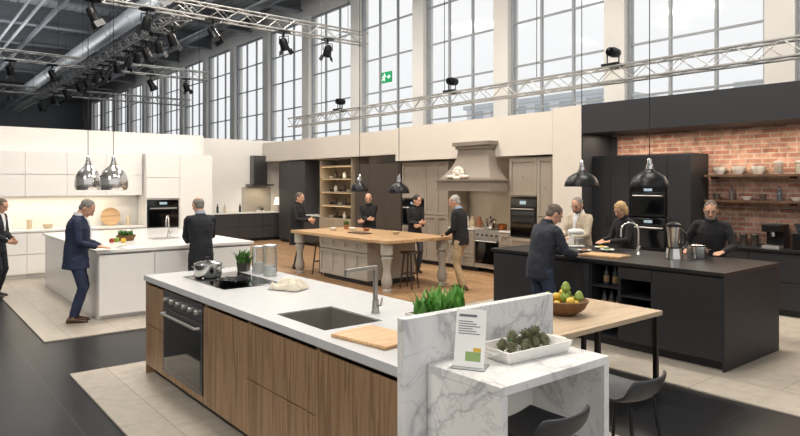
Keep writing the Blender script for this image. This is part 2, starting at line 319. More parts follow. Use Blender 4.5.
person('man in long black coat gesturing at the left end of the oak island',(-12.85,7.32,0.021),-58,1.78,BLACKC,'coat',BLACKC,.55,3,12,0,rh=(.1,.36,1.14),lh=(-.12,.3,1.08),rn=D((-1,0,0)),ln=D((1,0,0)),hairm=HBR,feet=((.12,.06),(-.1,-.06)),fat=1.1)
person('bald bearded man in black shirt facing the camera behind the oak island',(-12.35,9.02,0.021),-142,1.75,BLACKC,'shirt',GREYT,.86,4,14,10,rh=(-.06,.3,1.12),lh=(.06,.28,1.06),rn=D((0,-1,0)),ln=D((0,-1,0)),rd=D((-1,.1,0)),ld=D((1,.1,0)),hair='ring',hairm=HGREY,beard=HGREY,fat=1.1)
person('dark haired woman in black top behind the oak island',(-10.62,9.0,0.021),-105,1.74,BLACKC,'top',GREYT,.84,4,16,20,rh=(.0,.27,1.12),lh=(-.02,.26,1.05),rn=D((0,-1,0)),ln=D((0,-1,0)),rd=D((-1,.1,0)),ld=D((1,.1,0)),hairm=HDARK,hair='bun',fem=True)
person('man in black sweater and khaki trousers standing right of the oak island',(-8.44,8.28,0.021),112,1.78,BLACKC,'sweater',KHAKI,.82,6,20,8,rh=(.14,.22,1.0),lh=(-.1,.26,1.02),hairm=HWH,shirt=SHIRTB,feet=((.12,.08),(-.1,-.08)),shoe=SHOEB,fat=1.15)
person('man in grey jacket and jeans bending over the front of the black island',(-4.99,6.26,0.021),-14,1.77,PUFF,'jacket',JEANS,.8,12,36,-14,rh=(.14,.44,1.088),lh=(-.1,.46,1.088),hairm=HBR,fat=1.25,curl=.25,puff=.18)
person('bearded man in beige jacket and glasses behind the black island',(-6.12,8.74,0.021),178,1.78,BEIGEJ,'jacket',GREYT,.8,6,22,8,rh=(.1,.38,1.12),lh=(-.1,.4,1.12),hairm=HGREY,hair='short',beard=HBR,glasses=True,shirt=SHIRTW,curl=.3,fat=1.15,puff=.12)
person('blond woman in black top behind the black island',(-5.33,8.8,0.021),158,1.73,BLACKC,'top',BLACKC,.82,8,26,14,rh=(.08,.4,1.1),lh=(-.1,.4,1.1),hairm=HBLOND,hair='bob',fem=True,curl=.3)
person('bearded man in black sweater and glasses leaning on the black island at the right',(-3.98,8.66,0.021),192,1.78,BLACKC,'sweater',GREYT,.82,11,20,12,rh=(.25,.34,1.088),lh=(-.2,.38,1.088),hairm=HBR,hair='short',beard=HGREY,skin=SKIN,glasses=True,curl=.25,fat=1.15)
# ------------------------------------------------------------------ setting
struct('floor',MB().box(-62,8,-12,13.5,-.1,0),FLOORD)
def plat(n,m,*b): return struct(n,MB().box(*b),m,bev=.004)
plat('trim_1',FLOORL,-7.25,3,1.45,4.45,.0005,.02)
plat('trim_2',FLOORL,-16,-8.93,1.5,6.4,.0005,.02)
plat('trim_3',FLOORO,-21,-7.4,6.45,10.94,.0005,.02)
plat('trim_4',FLOORL,-7.39,4,6.02,10.94,.0005,.02)
X0=-4.7; BAY=3.45; WS,WT=2.8,8.6; YW=13.0
mb=MB(); mb.box(-60,8,YW,YW+.3,0,WS); mb.box(-60,8,YW,YW+.3,WT,10)
px=[X0-BAY*k for k in range(-3,16)]
for x in px: mb.box(x-.26,x+.26,YW-.12,YW+.3,WS,WT)
mb.box(-60,px[-1]-.26,YW,YW+.3,WS,WT)
struct('wall_back',mb,PIER)
struct('wall_front',MB().box(-60,3,-12.3,-12,0,9.6),PIER)
for i in range(len(px)-1):
    a,b=px[i+1]+.265,px[i]-.265
    w=struct('window_%d'%(i+1),MB().box(a+.06,b-.06,YW+.09,YW+.1,WS+.06,WT-.06),PANE)
    mb=MB()
    for q in (a,b-.07): mb.box(q,q+.07,YW+.02,YW+.14,WS,WT)
    for k in (1,2): q=a+(b-a)*k/3; mb.box(q-.03,q+.03,YW+.05,YW+.12,WS+.081,WT-.081)
    for k in range(6):
        z=WS+(WT-WS)*k/5; z=min(max(z,WS+.04),WT-.04); e=.04 if k in(0,5) else .022
        mb.box(a+.071,b-.071,YW+.055,YW+.115,z-e,z+e)
    mb.build('window_frame',WFR,w)
struct('wall_far',MB().box(-60.4,-60,-12,13.4,0,10),mat('far_wall','#8c9195',.8))
struct('ceiling',MB().box(-60,3,-12,13.4,9.6,9.8),CEIL)
for i,x in enumerate([-13-4.5*k for k in range(10)]):
    mb=MB(); mb.box(x-.18,x+.18,-12,12.7,9.52,9.59); mb.box(x-.03,x+.03,-12,12.7,8.85,9.52); mb.box(x-.18,x+.18,-12,12.7,8.78,8.85)
    tag(mb.build('ceiling_beam',BEAM),'dark steel roof beam crossing under the hall ceiling','beam','steel roof beams')
for i,y in enumerate((-4,-1,2,5,8,11)):
    tag(MB().box(-59,-9.5,y-.06,y+.06,8.6,8.76).build('purlin',BEAM),'long dark steel purlin running under the roof beams','beam','roof purlins')
cl0=None
for x in (-15.2,-19.7,-24.2,-28.7,-33.2,-37.7,-42.2):
    for y in (-2.5,3.5,9.5):
        if cl0 is None:
            cl0=thing('skylight_panel','bright glowing panel standing in for a skylight in the dark hall ceiling','light',(x,y,9.56),0,'glowing skylight panels')
            MB().box(-.45,.45,-1.1,1.1,0,.035).build('frame',ALU,cl0); MB().box(-.4,.4,-1.05,1.05,-.02,-.001).build('glow_pane',EMIT,cl0)  # skylight built as an emissive panel instead of a roof opening
        else: dup(cl0,(x,y,9.56))
t=thing('air_duct','large round metal ventilation duct running under the ceiling','duct',(-20,6.7,7.9))
MB().tube([(0,0,0),(-38,0,0)],.3,20).build('pipe',DUCT,t,sm=True)
for q in range(0,38,3): MB().tube([(-q-.02,0,0),(-q-.1,0,0)],.32,20).build('flange',DUCT,t,sm=True)
for q in (2,9,16,23,30): MB().box(-q-.02,-q+.02,-.02,.02,.3,.69).build('hanger',BEAM,t)
t=thing('air_duct','smaller round ventilation duct at the far upper left','duct',(-22,.5,8.1)); MB().tube([(0,0,0),(-36,0,0)],.22,16).build('pipe',DUCT,t,sm=True)
for q in (2,9,16,23,30): MB().box(-q-.02,-q+.02,-.02,.02,.22,.49).build('hanger',BEAM,t)
for i,(y,z,r_) in enumerate(((8.6,8.3,.07),(4.2,8.4,.06),(3.8,8.4,.05),(-1.8,8.35,.07),(9.9,8.2,.05))):
    t=thing('ceiling_pipe','thin grey service pipe running under the purlins','pipe',(-18,y,z),0,'ceiling service pipes'); MB().tube([(0,0,0),(-40,0,0)],r_,10).build('pipe',PIPE,t,sm=True)
    for q in (1,10,20,30): MB().box(-q-.015,-q+.015,-.015,.015,r_,9.58-z).build('hanger',BEAM,t)
struct('wall_left',MB().box(-15.9,-15.62,-3,6.2,0,3.2),WALLW)
struct('wall_end',MB().box(-20.8,-20.5,6.6,10.94,0,3.5),WALLW)
struct('wall_rear',MB().box(-20.8,-6.9,10.95,11.15,0,3.4),WALLB)
struct('wall_partition',MB().box(-7.66,-7.0,10.0,10.94,0,3.45),WALLB)
struct('wall_soffit',MB().box(-12.55,-7.665,10.0,10.945,2.56,3.4),WALLB)
struct('wall_fascia',MB().box(-20.4,-12.56,10.25,10.945,2.75,3.4),WALLB)
struct('wall_brick',MB().box(-6.85,4,10.95,11.15,0,3.45),BRICK)
struct('wall_black_panel',MB().box(-6.995,-6.855,10.93,10.949,0,2.9),BWALL)
struct('wall_black_return',MB().box(-6.998,-6.98,10.0,10.928,0,2.918),BWALL)
struct('wall_black_fascia',MB().box(-6.995,4,10.0,10.945,2.92,3.45),BWALL)
OW=mat('outside_window','#aab2b9',.4); OWL=mat('outside_wall','#d9dcdf',.9); ORF=mat('outside_roof','#c0c5c9',.9)
for i,(x0,x1,y,h) in enumerate(((-34,-22,34,7.5),(-16,-4,38,7.5),(-2,14,32,8.5))):
    t=thing('building',('pale low office block seen through the far windows','pale office block seen through the middle windows','pale office block seen through the right windows')[i],'building',((x0+x1)/2,y,0)); w=(x1-x0)/2
    MB().box(-w,w,0,8,0,h).build('wall',OWL,t); MB().box(-w-.2,w+.2,-.2,8.2,h,h+.3).build('roof',ORF,t)
    for fz in range(int(h//2.5)):
        for q in range(int(w)): MB().box(-w+.5+q*2,-w+1.7+q*2,-.03,-.005,1+fz*2.5,2.3+fz*2.5).build('window',OW,t)
# ------------------------------------------------------------------ cabinetry
def front(root,kind,x0,x1,z0,z1,m,handle=None,shaker=False,hm=STEEL):
    g=.002; mb=MB()
    if shaker:
        e=.07; mb.box(x0+g,x1-g,-.01,0,z0+g,z1-g)
        mb.box(x0+g,x0+e,-.03,-.01,z0+g,z1-g); mb.box(x1-e,x1-g,-.03,-.01,z0+g,z1-g); mb.box(x0+e,x1-e,-.03,-.01,z0+g,z0+e); mb.box(x0+e,x1-e,-.03,-.01,z1-e,z1-g)
    else: mb.box(x0+g,x1-g,-.02,0,z0+g,z1-g)
    o=mb.build(kind,m,root,bev=.002)
    if handle:
        y=-.031 if shaker else -.022; cx=(x0+x1)/2; hb=MB()
        if handle=='bar': z=z1-.05; hb.tube([(cx-.09,y,z),(cx-.09,y-.03,z),(cx+.09,y-.03,z),(cx+.09,y,z)],.006,6)
        elif handle=='knob': hb.lathe([(.006,0),(.006,.012),(.016,.018),(.014,.03),(0,.032)],(0,0,0),10,lambda p:D((cx+p.x,y-p.z,(z0+z1)/2+p.y)))
        elif handle in('vr','vl'): hx_=x1-.05 if handle=='vr' else x0+.05; zc=(z0+z1)/2; hb.tube([(hx_,y,zc-.1),(hx_,y-.03,zc-.1),(hx_,y-.03,zc+.1),(hx_,y,zc+.1)],.006,6)
        hb.build('handle',hm,o)
def cabinet(label,loc,rz,w,d,h,m,fronts=(),z0=.1,shelves=(),notop=False,handle=None,shaker=False,name='cabinet',kick=BLK,hm=STEEL,cat='cabinet',group=None):
    r=thing(name,label,cat,loc,rz,group); t=.018; mb=MB(); e=.0005
    mb.box(e,t,.001,d,z0,h); mb.box(w-t,w-e,.001,d,z0,h); mb.box(t,w-t,.001,d,z0,z0+t); mb.box(t,w-t,d-t,d,z0+t,h-(0 if notop else t))
    if not notop: mb.box(t,w-t,.001,d,h-t,h)
    for z in shelves: mb.box(t,w-t,.004,d-t,z-t,z)
    mb.build('carcass',m,r)
    if z0>.02: MB().box(.002,w-.002,.07,d,0,z0-.001).build('toe_kick',kick,r)
    for f in fronts:
        front(r,f[0],f[1]*w,f[2]*w,f[3],f[4],f[6] if len(f)>6 else m,f[5] if len(f)>5 else handle,shaker,hm)
    return r
def oven(label,loc,rz,w,h,d=.5,knobs=0,cat='oven',trim=DSTEEL):
    r=thing('oven',label,cat,loc,rz); ph=.12*h/.6
    MB().box(0,w,.004,d,0,h).build('body',BLKM,r)
    MB().box(.0,w,-.022,.002,h-ph,h).build('control_panel',BGLASS if not knobs else trim,r,bev=.003)
    do=MB().box(0,w,-.026,.002,.0,h-ph-.006).build('door',BLKM if not knobs else trim,r,bev=.004)
    MB().box(.03,w-.03,-.029,-.0265,.03,h-ph-.1).build('door_glass',BGLASS,do)
    z=h-ph-.055; MB().tube([(.06,-.026,z),(.06,-.065,z),(w-.06,-.065,z),(w-.06,-.026,z)],.012,8).build('handle',STEEL,do,sm=True)
    for i in range(knobs):
        cx=w*(.1+.8*i/(max(1,knobs-1))); MB().lathe([(.024,0),(.022,.03),(.0,.032)],(0,0,0),14,lambda p:D((cx+p.x,-.023-p.z,h-ph/2+p.y))).build('knob',STEEL,r,sm=True)
    if not knobs: MB().box(w*.38,w*.62,-.0235,-.0225,h-ph*.75,h-ph*.3).build('display',mat('oven_display','#8fa7b5',.3,emit=.3),r)
    return r
def faucet(label,loc,rz,h=.34,reach=.26,m=GUN,square=True):
    r=thing('faucet',label,'faucet',loc,rz)
    MB().lathe([(.032,0),(.032,.012),(.026,.02),(.023,.1),(.0,.1)],n=16).build('base',m,r,sm=True)
    if square:
        k=.0145; mb=MB(); mb.box(-k,k,-k,k,.1,h); mb.box(-k,k,-reach,-k,h-.027,h); mb.box(-.013,.013,-reach,-reach+.028,h-.055,h-.027); mb.build('spout',m,r,bev=.004)
    else: MB().tube([(0,0,.085),(0,0,h-.11)]+[(0,-.11+.11*cos(a),h-.11+.11*sin(a)) for a in [PI*i/10 for i in range(1,11)]]+[(0,-.22,h-.19)],.013,12).build('spout',m,r,sm=True)
    MB().tube([(.02,0,.06),(.055,0,.062),(.07,0,.12)],[.011,.009,.007],8).build('lever',m,r,sm=True)
    return r
# ---- front walnut island
F=2.09; YB=3.27; FI=[('walnut two drawer unit at the left end of the front island',-6.765,-6.235),('walnut housing around the built in oven of the front island',-6.235,-5.215),('plain walnut door unit right of the oven',-5.215,-4.39),('walnut two drawer unit under the sink',-4.39,-3.406),('walnut door unit next to the upright marble slab',-3.406,-2.57)]
for i,(lb,a,b) in enumerate(FI):
    w=b-a; fr={0:[('drawer',0,1,.1,.52),('drawer',0,1,.525,.93)],1:[],2:[('door',0,1,.1,.93)],3:[('drawer',0,1,.1,.52),('drawer',0,1,.525,.93)],4:[('door',0,1,.1,.93)]}[i]
    r=cabinet(lb,(a,F,.021),0,w,1.14,.963,WAL,fr,notop=(i==3),name='island_unit',shelves=(.16,) if i==1 else ())
    if i!=1: MB().box(.02,w-.02,.05,.06,.92,.944).build('finger_channel',BLK,r)
    else: front(r,'filler_panel',0,1.02,.1,.16,WAL)
tag(MB().box(-6.782,-6.767,2.075,3.25,.022,.984).build('end_panel',WAL),'walnut end panel closing the left end of the front island','panel')
oven('black and steel built in oven with knobs in the walnut front island',(-6.21,F,.1815),0,.97,.78,.55,6)
mb=MB(); SX0,SX1,SY0,SY1=-4.17,-3.5,2.2,2.68
mb.box(-6.8,SX0,2.06,YB,.986,1.04); mb.box(SX1,-2.565,2.06,YB,.986,1.04); mb.box(SX0,SX1,2.06,SY0,.986,1.04); mb.box(SX0,SX1,SY1,YB,.986,1.04)
tag(mb.build('worktop',QUARTZ),'pale grey stone worktop with sink cutout on the walnut island','worktop')
t=thing('sink','rectangular brushed steel sink set into the pale stone worktop','sink',((SX0+SX1)/2,(SY0+SY1)/2,.8)); a,b=(SX1-SX0)/2-.002,(SY1-SY0)/2-.002; mb=MB()
mb.box(-a,a,-b,b,0,.006); mb.box(-a,-a+.006,-b,b,.006,.232); mb.box(a-.006,a,-b,b,.006,.232); mb.box(-a,a,-b,-b+.006,.006,.232); mb.box(-a,a,b-.006,b,.006,.232); mb.build('basin',GUN,t)
MB().lathe([(.045,0),(.045,.006),(.03,.004),(0,.004)],(0,0,.0065),16).build('drain',CHROME,t)
faucet('grey metal square neck faucet behind the steel sink',(-3.74,2.79,1.041),8,.35,.3)
t=thing('cooktop','black glass induction cooktop in the pale stone worktop','cooktop',(-5.9,2.62,1.041)); MB().box(-.5,.5,-.29,.29,0,.006).build('glass',BGLASS,t,bev=.002)
for q,(x,y) in enumerate(((-.25,-.1),(-.25,.14),(.2,-.08),(.22,.14))): MB().lathe([(.09,0),(.09,.0008),(.085,.0008),(.085,0)],(x,y,.0065),24,cap=False).build('zone_ring',INK,t)
def pot(label,loc,r,h,m=PSTEEL,lid=True,rz=0,name='cooking_pot'):
    t=thing(name,label,'pot',loc,rz)
    MB().lathe([(0,0),(r*.94,0),(r,.02),(r,h),(r+.006,h+.003),(r-.005,h),(r-.006,.02),(0,.012)],n=28).build('pan',m,t,sm=True)
    if lid:
        l=MB().lathe([(r+.004,h+.0045),(r+.002,h+.012),(r*.6,h+.032),(0,h+.04)],n=28).build('lid',m,t,sm=True)
        MB().lathe([(.008,h+.038),(.008,h+.055),(.024,h+.06),(.02,h+.075),(0,h+.077)],n=14).build('knob',BLKM,l,sm=True)
    for sd in (1,-1): MB().tube([(sd*r,-.04,h*.75),(sd*(r+.035),-.035,h*.78),(sd*(r+.035),.035,h*.78),(sd*r,.04,h*.75)],.006,6).build('handle',m,t,sm=True)
    return t
pot('lidded steel pot on the black induction cooktop',(-6.18,2.5,1.0485),.135,.13,rz=30)
t=thing('frying_pan','black frying pan on the induction cooktop beside the steel pot','pan',(-5.68,2.55,1.0485),-20)
MB().lathe([(0,0),(.12,0),(.15,.04),(.146,.04),(.118,.006),(0,.006)],n=28).build('pan',BLKM,t,sm=True); MB().tube([(.14,0,.035),(.24,0,.05),(.34,0,.055)],[.01,.011,.009],8).build('handle',BLKM,t,sm=True)
t=thing('tea_towel','bunched cream linen tea towel on the front worktop','towel',(-5.06,2.8,1.0415),25); mb=MB(); n=44; G_=[]
for i in range(n+1):
    row=[]
    for j in range(n+1):
        u,v=-1+2*i/n,-1+2*j/n; rr=max(abs(u),abs(v)); e=max(0,1-rr**4); q=D((u*1.3,v*1.3,3.3)); rdg=1-abs(noise.noise(q*1.4))*1.7
        row.append(mb.v((u*.15+.02*noise.noise(q*2),v*.1+.02*noise.noise(q*2+D((9,9,9))),.004+(.045+.055*max(0,rdg))*e)))
    G_.append(row)
for i in range(n):
    for j in range(n): mb.f([G_[i][j],G_[i+1][j],G_[i+1][j+1],G_[i][j+1]])
o=mb.build('cloth',CLOTH,t); o.data.polygons.foreach_set('use_smooth',[True]*len(o.data.polygons)); so=o.modifiers.new('s','SOLIDIFY'); so.thickness=.003; so.offset=1
t=thing('chopping_board','light wood chopping board near the front edge of the pale worktop','board',(-3.12,2.34,1.041),8); MB().box(-.24,.24,-.17,.17,0,.022).build('plank',LWOOD,t,bev=.006)
def leafplant(par,n,h,rx,ry,z,m,wid=.02,spread=.5,name='foliage'):
    mb=MB()
    for i in range(n):
        bx,by=random.uniform(-rx,rx),random.uniform(-ry,ry); a=random.uniform(0,2*PI); hh=h*random.uniform(.6,1.1); sp=spread*hh*random.uniform(.2,1); dx,dy=cos(a),sin(a); L=[]
        for q in range(5):
            u=q/4; c=D((bx+dx*sp*u*u,by+dy*sp*u*u,z+hh*u*(1-.15*u*spread))); w=wid*(1-abs(2*u-.8)**1.6)*.9 if q<4 else .0015; w=max(w,.0015)
            L.append((mb.v(c+D((-dy*w,dx*w,0))),mb.v(c+D((dy*w,-dx*w,0)))))
        for p,q in zip(L,L[1:]): mb.f([p[0],p[1],q[1],q[0]])
    return mb.build(name,m,par,sm=True)
t=thing('potted_herb','leafy green herb in a dark square pot on the front island','plant',(-6.42,3.0,1.041)); MB().lathe([(0,0),(.072,0),(.085,.1),(.078,.1),(.07,.02),(0,.02)],n=4).build('pot',DKCER,t); MB().lathe([(.07,.085),(0,.088)],n=4).build('soil',SOIL,t); leafplant(t,120,.16,.06,.06,.08,HERB,.02,.8)
def jar(label,loc,r,h,content,ch=.6,group=None):
    t=thing('glass_jar',label,'jar',loc,0,group)
    MB().lathe([(0,0),(r,0),(r,h),(r-.004,h),(r-.004,.005),(0,.005)],n=24).build('glass',GLASS,t,sm=True)
    MB().lathe([(0,.006),(r-.006,.006),(r-.006,h*ch),(0,h*ch+.005)],n=20).build('contents',content,t,sm=True)
    MB().lathe([(r+.002,h+.001),(r+.002,h+.02),(r*.5,h+.026),(0,h+.026)],n=20).build('lid',STEEL,t,sm=True); return t
jar('clear glass storage jar beside the dark herb pot on the front island',(-6.15,3.04,1.041),.065,.27,CER,.45)
jar('taller clear glass storage jar right of the other jar on the front island',(-5.92,3.06,1.041),.07,.3,CER,.35)
t=thing('trough_planter','white trough of upright green leaves behind the marble slab','planter',(-2.78,2.55,1.041)); mb=MB(); a,b=.08,.2
mb.box(-a,a,-b,b,0,.01); mb.box(-a,-a+.01,-b,b,.01,.2); mb.box(a-.01,a,-b,b,.01,.2); mb.box(-a+.01,a-.01,-b,-b+.01,.01,.2); mb.box(-a+.01,a-.01,b-.01,b,.01,.2); mb.build('trough',CER,t)
MB().box(-a+.011,a-.011,-b+.011,b-.011,.011,.17).build('soil',SOIL,t); leafplant(t,58,.19,.04,.17,.16,LEAF,.028,.45)
tag(MB().box(-2.56,-2.5,2.05,3.27,.0215,1.3).build('marble_slab',MARB,bev=.004),'upright white veined marble slab at the end of the walnut island','slab')
DL=.875
t=thing('marble_desk','low white marble waterfall desk in front of the upright slab','desk',(-2.495,2.2,.021)); MB().box(0,.52,0,DL,.985,1.03).build('top',MARB,t,bev=.003); MB().box(0,.52,0,.045,0,.984).build('side_panel',MARB,t,bev=.003); MB().box(0,.52,DL-.045,DL,0,.984).build('side_panel',MARB,t,bev=.003)
MB().box(.0,.03,.047,DL-.047,0,.984).build('back_panel',WSTONE,t)
t=thing('sign_holder','printed leaflet in a slanted acrylic stand on the marble desk','sign',(-2.3,2.315,1.0515),30)
sl=lambda p:D((p.x,p.y+p.z*.25,p.z)); MB().box(-.09,.09,-.05,.09,0,.004).build('foot',GLASS,t)
def slant(x0,x1,z0,z1,y0,y1,m,n,par):
    mb=MB(); mb.box(x0,x1,y0,y1,z0,z1)
    for v in mb.bm.verts: v.co=sl(v.co)
    return mb.build(n,m,par)
pg=slant(-.08,.08,.006,.285,-.012,-.008,PAPER,'leaflet',t); slant(-.065,.03,.25,.262,-.0135,-.0125,INK,'heading_line',pg)
for i in range(6): slant(-.065,.05-.02*(i%3),.165+i*.012,.169+i*.012,-.0135,-.0125,INK,'text_line',pg)
slant(-.02,.06,.035,.08,-.0135,-.0125,BLUEP,'picture',pg); slant(.02,.06,.082,.1,-.0135,-.0125,YEL,'picture',pg)
t=thing('serving_tray','white ceramic tray holding artichokes on the marble desk','tray',(-2.3,2.75,1.0515),-4); mb=MB(); a,b=.135,.25
L=[[mb.v((sx*x,sy*y,z)) for sx,sy in ((-1,-1),(1,-1),(1,1),(-1,1))] for x,y,z in ((a-.02,b-.02,0),(a,b,.065),(a-.012,b-.012,.065),(a-.03,b-.03,.012))]
mb.loops(L).build('dish',CER,t,bev=.004)
for sd in (1,-1): MB().tube([(-.05,sd*.247,.045),(-.05,sd*.285,.05),(.05,sd*.285,.05),(.05,sd*.247,.045)],.008,8).build('handle',CER,t,sm=True)
art=None; K=.84
for i,(x,y,z) in enumerate(((-2.355,2.63,.04),(-2.285,2.625,.04),(-2.24,2.68,.04),(-2.345,2.705,.04),(-2.275,2.735,.04),(-2.35,2.785,.04),(-2.27,2.81,.04),(-2.345,2.86,.04),(-2.265,2.885,.042),(-2.315,2.665,.093),(-2.3,2.765,.093),(-2.305,2.845,.095),(-2.32,2.925,.04))):
    if art is None:
        art=thing('artichoke','dark green artichoke heaped in the white tray','vegetable',(x,y,1.0515+z+.012),0,'artichokes in the white tray')
        mb=MB(); mb.ell((0,0,0),(.026*K,.03*K,.034*K),12,8)
        for k_ in range(5):
            for q in range(8):
                a=2*PI*(q+.5*(k_%2))/8; ph=-.7+.45*k_; c=D((.026*K*cos(ph)*cos(a),.029*K*cos(ph)*sin(a),.033*K*sin(ph))); nrm=c.normalized(); up=D((0,0,1)); tdir=(up-nrm*up.dot(nrm)).normalized(); lt=nrm.cross(tdir)
                mb.f([mb.v(c-lt*.012*K),mb.v(c+nrm*.007*K+tdir*.003),mb.v(c+lt*.012*K),mb.v(c+tdir*.026*K+nrm*.01*K)])
        mb.build('head',ARTI,art); MB().tube([(0,0,-.026*K),(.004,0,-.042*K)],[.01*K,.011*K],8).build('stem',HERB,art)
    else:
        o=dup(art,(x,y,1.0515+z+.012),rz=random.uniform(0,360)); o.rotation_euler[0]=random.uniform(-.7,.7); o.rotation_euler[1]=random.uniform(-.7,.7)
t=thing('dining_table','oak topped table with slim black steel legs behind the marble slab','table',(-3.53,4.6,.0215)); MB().box(-.43,.43,-1.18,1.12,.72,.765).build('tabletop',OAK2,t,bev=.004)
for x in (-.4,.4):
    for y in (.1,1.05): MB().box(x-.02,x+.02,y-.02,y+.02,.03,.719).build('leg',BLKM,t)
for y in (.1,1.05): MB().box(-.42,.42,y-.02,y+.02,0,.0295).build('foot_bar',BLKM,t)
for x in (-.36,.36): MB().box(x-.02,x+.02,-1.1,-1.06,0,.719).build('leg',BLKM,t)
BX,BY=-3.58,4.84; fs=1.25
t=thing('fruit_bowl','woven brown bowl full of fruit on the oak topped table','bowl',(BX,BY,.787)); MB().lathe([(a*fs,b*fs) for a,b in [(0,0),(.08,0),(.15,.05),(.18,.11),(.17,.115),(.14,.055),(.07,.015),(0,.015)]],n=28).build('basket',WICK,t,sm=True)
fr=[(0,0,.07,GRN,'green apple'),(.105,.02,.105,YEL,'yellow lemon'),(-.105,.035,.105,ORA,'orange'),(.02,.115,.105,GRN,'green pear'),(.01,-.115,.105,YEL,'yellow lemon'),(-.05,-.045,.162,YEL,'yellow lemon'),(.055,-.055,.172,GRN,'green apple'),(-.015,.055,.185,GRN,'green apple'),(-.125,-.07,.15,GRN,'green pear'),(.142,-.095,.152,YEL,'yellow lemon'),(.1,.09,.17,GRN,'green pear'),(-.1,.125,.17,YEL,'yellow lemon'),(.02,.0,.255,GRN,'green pear')]
for x,y,z,m,nm in fr:
    r=thing(nm.split()[-1],nm+' in the woven fruit bowl','fruit',(BX+x,BY+y,.787+z),random.uniform(0,360),nm+'s in the woven bowl'); f2=lambda p:p*1.05
    if 'pear' in nm: MB().lathe([(0,-.04),(.03,-.035),(.042,-.01),(.03,.025),(.016,.045),(0,.05)],n=14,fn=f2).build('flesh',m,r,sm=True)
    elif 'lemon' in nm: MB().lathe([(0,-.05),(.012,-.044),(.034,-.02),(.037,.01),(.018,.04),(0,.048)],n=14,fn=lambda p:D((p.z,p.y,p.x))*1.05).build('flesh',m,r,sm=True)
    else: MB().lathe([(0,-.032),(.022,-.038),(.042,-.012),(.042,.012),(.025,.034),(0,.027)],n=14,fn=f2).build('flesh',m,r,sm=True)
    MB().tube([(0,0,.03),(.004,0,.052)],.003,5).build('stem',SOIL,r)
def barstool(label,loc,rz):
    r=thing('bar_stool',label,'stool',loc,rz,'black shell bar stools'); H=.745
    mb=MB(); L=[]
    prof=[(-.21,.005,.19),(-.19,-.004,.2),(-.05,-.012,.21),(.08,-.01,.215),(.15,.005,.22),(.19,.04,.22),(.21,.085,.215),(.225,.125,.2),(.23,.145,.18)]
    for y,z,w in prof:
        row=[]
        for i in range(11):
            u=-1+2*i/10; row.append(mb.v((u*w,y-.06*u*u*(1 if y>.14 else 0),H+z+.028*u*u*(1 if y<.17 else .2))))
        L.append(row)
    for a,b in zip(L,L[1:]):
        for i in range(10): mb.f([a[i],a[i+1],b[i+1],b[i]])
    o=mb.build('seat_shell',BLEATH,r,sm=True); m_=o.modifiers.new('s','SOLIDIFY'); m_.thickness=.02; ss=o.modifiers.new('u','SUBSURF'); ss.levels=1; ss.render_levels=1
    for sx in (-1,1):
        for sy in (-1,1): MB().tube([(sx*.13,sy*.12,H-.015),(sx*.2,sy*.2,0)],[.012,.01],8).build('leg',BLKM,r,sm=True)
    MB().tube([(-.182,-.182,.25),(.182,-.182,.25),(.182,.182,.25),(-.182,.182,.25),(-.182,-.182,.25)],.008,6).build('footrest',BLKM,r)
    return r
bs=barstool('black shell bar stool tucked under the marble desk',(-2.0,2.5,.021),-90)
dup(bs,(-2.05,3.33,.021),'black shell bar stool standing behind the end of the marble desk',-88)
# ---- black island
B=6.79
cabinet('matt black two door unit at the left end of the black island',(-6.23,B,.021),0,1.6,1.38,1.0,BLK,[('door',0,.5,.1,.98),('door',.5,1,.1,.98)],name='island_unit')
cabinet('open black shelf unit with bottles in the front of the black island',(-4.628,B,.021),0,.4,1.38,1.0,BLK,[],shelves=(.42,.72),name='island_unit')
cabinet('open black shelf unit with closed drawer in the black island',(-4.226,B,.021),0,.42,1.38,1.0,BLK,[('drawer',0,1,.1,.4),('drawer',0,1,.84,.98)],shelves=(.42,.64),name='island_unit')
cabinet('plain matt black unit at the right end of the black island',(-3.804,B,.021),0,.79,1.38,1.0,BLK,[('door',0,1,.1,.98)],name='island_unit')
tag(MB().box(-3.012,-2.99,6.765,8.19,.021,1.022).build('end_panel',BLK),'matt black end panel of the black island','panel')
tag(MB().box(-6.27,-2.98,6.75,8.21,1.023,1.06).build('worktop',BLKT,bev=.003),'thin black stone worktop on the black island','worktop')
for i,(z,x) in enumerate(((.4415,-4.53),(.4415,-4.43),(.4415,-4.33),(.7415,-4.5),(.7415,-4.38))):
    r=thing('wine_bottle','dark wine bottle standing in the open shelf of the black island','bottle',(x,6.95,z),0,'bottles in the open island shelf'); MB().lathe([(0,0),(.035,0),(.035,.15),(.013,.19),(.013,.23),(0,.23)],n=12).build('glass',SMOKE,r,sm=True); MB().lathe([(.036,.03),(.036,.11)],n=12,cap=False).build('label',NUTS,r)
faucet('chrome gooseneck faucet on the black island worktop',(-4.45,7.6,1.061),-45,.42,.2,SMCH,False)
t=thing('chopping_board','pale wood chopping board lying on the black worktop','board',(-4.65,7.15,1.061),6); MB().box(-.27,.27,-.16,.16,0,.025).build('plank',LWOOD,t,bev=.005)
pot('shiny steel pot without lid on the right of the black island',(-3.8,7.85,1.061),.12,.15,lid=False)
t=thing('blender','tall steel blender on the black worktop beside the shiny pot','blender',(-3.92,7.5,1.061)); q=1.25; sc_=lambda P_:[(a*q,b*q) for a,b in P_]; MB().lathe(sc_([(.085,0),(.085,.02),(.07,.11),(.0,.12)]),n=18).build('base',PSTEEL,t,sm=True); MB().lathe(sc_([(.05,.121),(.07,.32),(.066,.32),(.046,.125)]),n=18,cap=False).build('jug',PSTEEL,t,sm=True); MB().lathe(sc_([(.072,.321),(.07,.345),(.03,.365),(0,.365)]),n=18).build('lid',BLKM,t,sm=True); MB().tube([(.08,0,.18),(.14,0,.2),(.14,0,.34),(.088,0,.37)],.012,8).build('handle',BLKM,t,sm=True)
K=.72
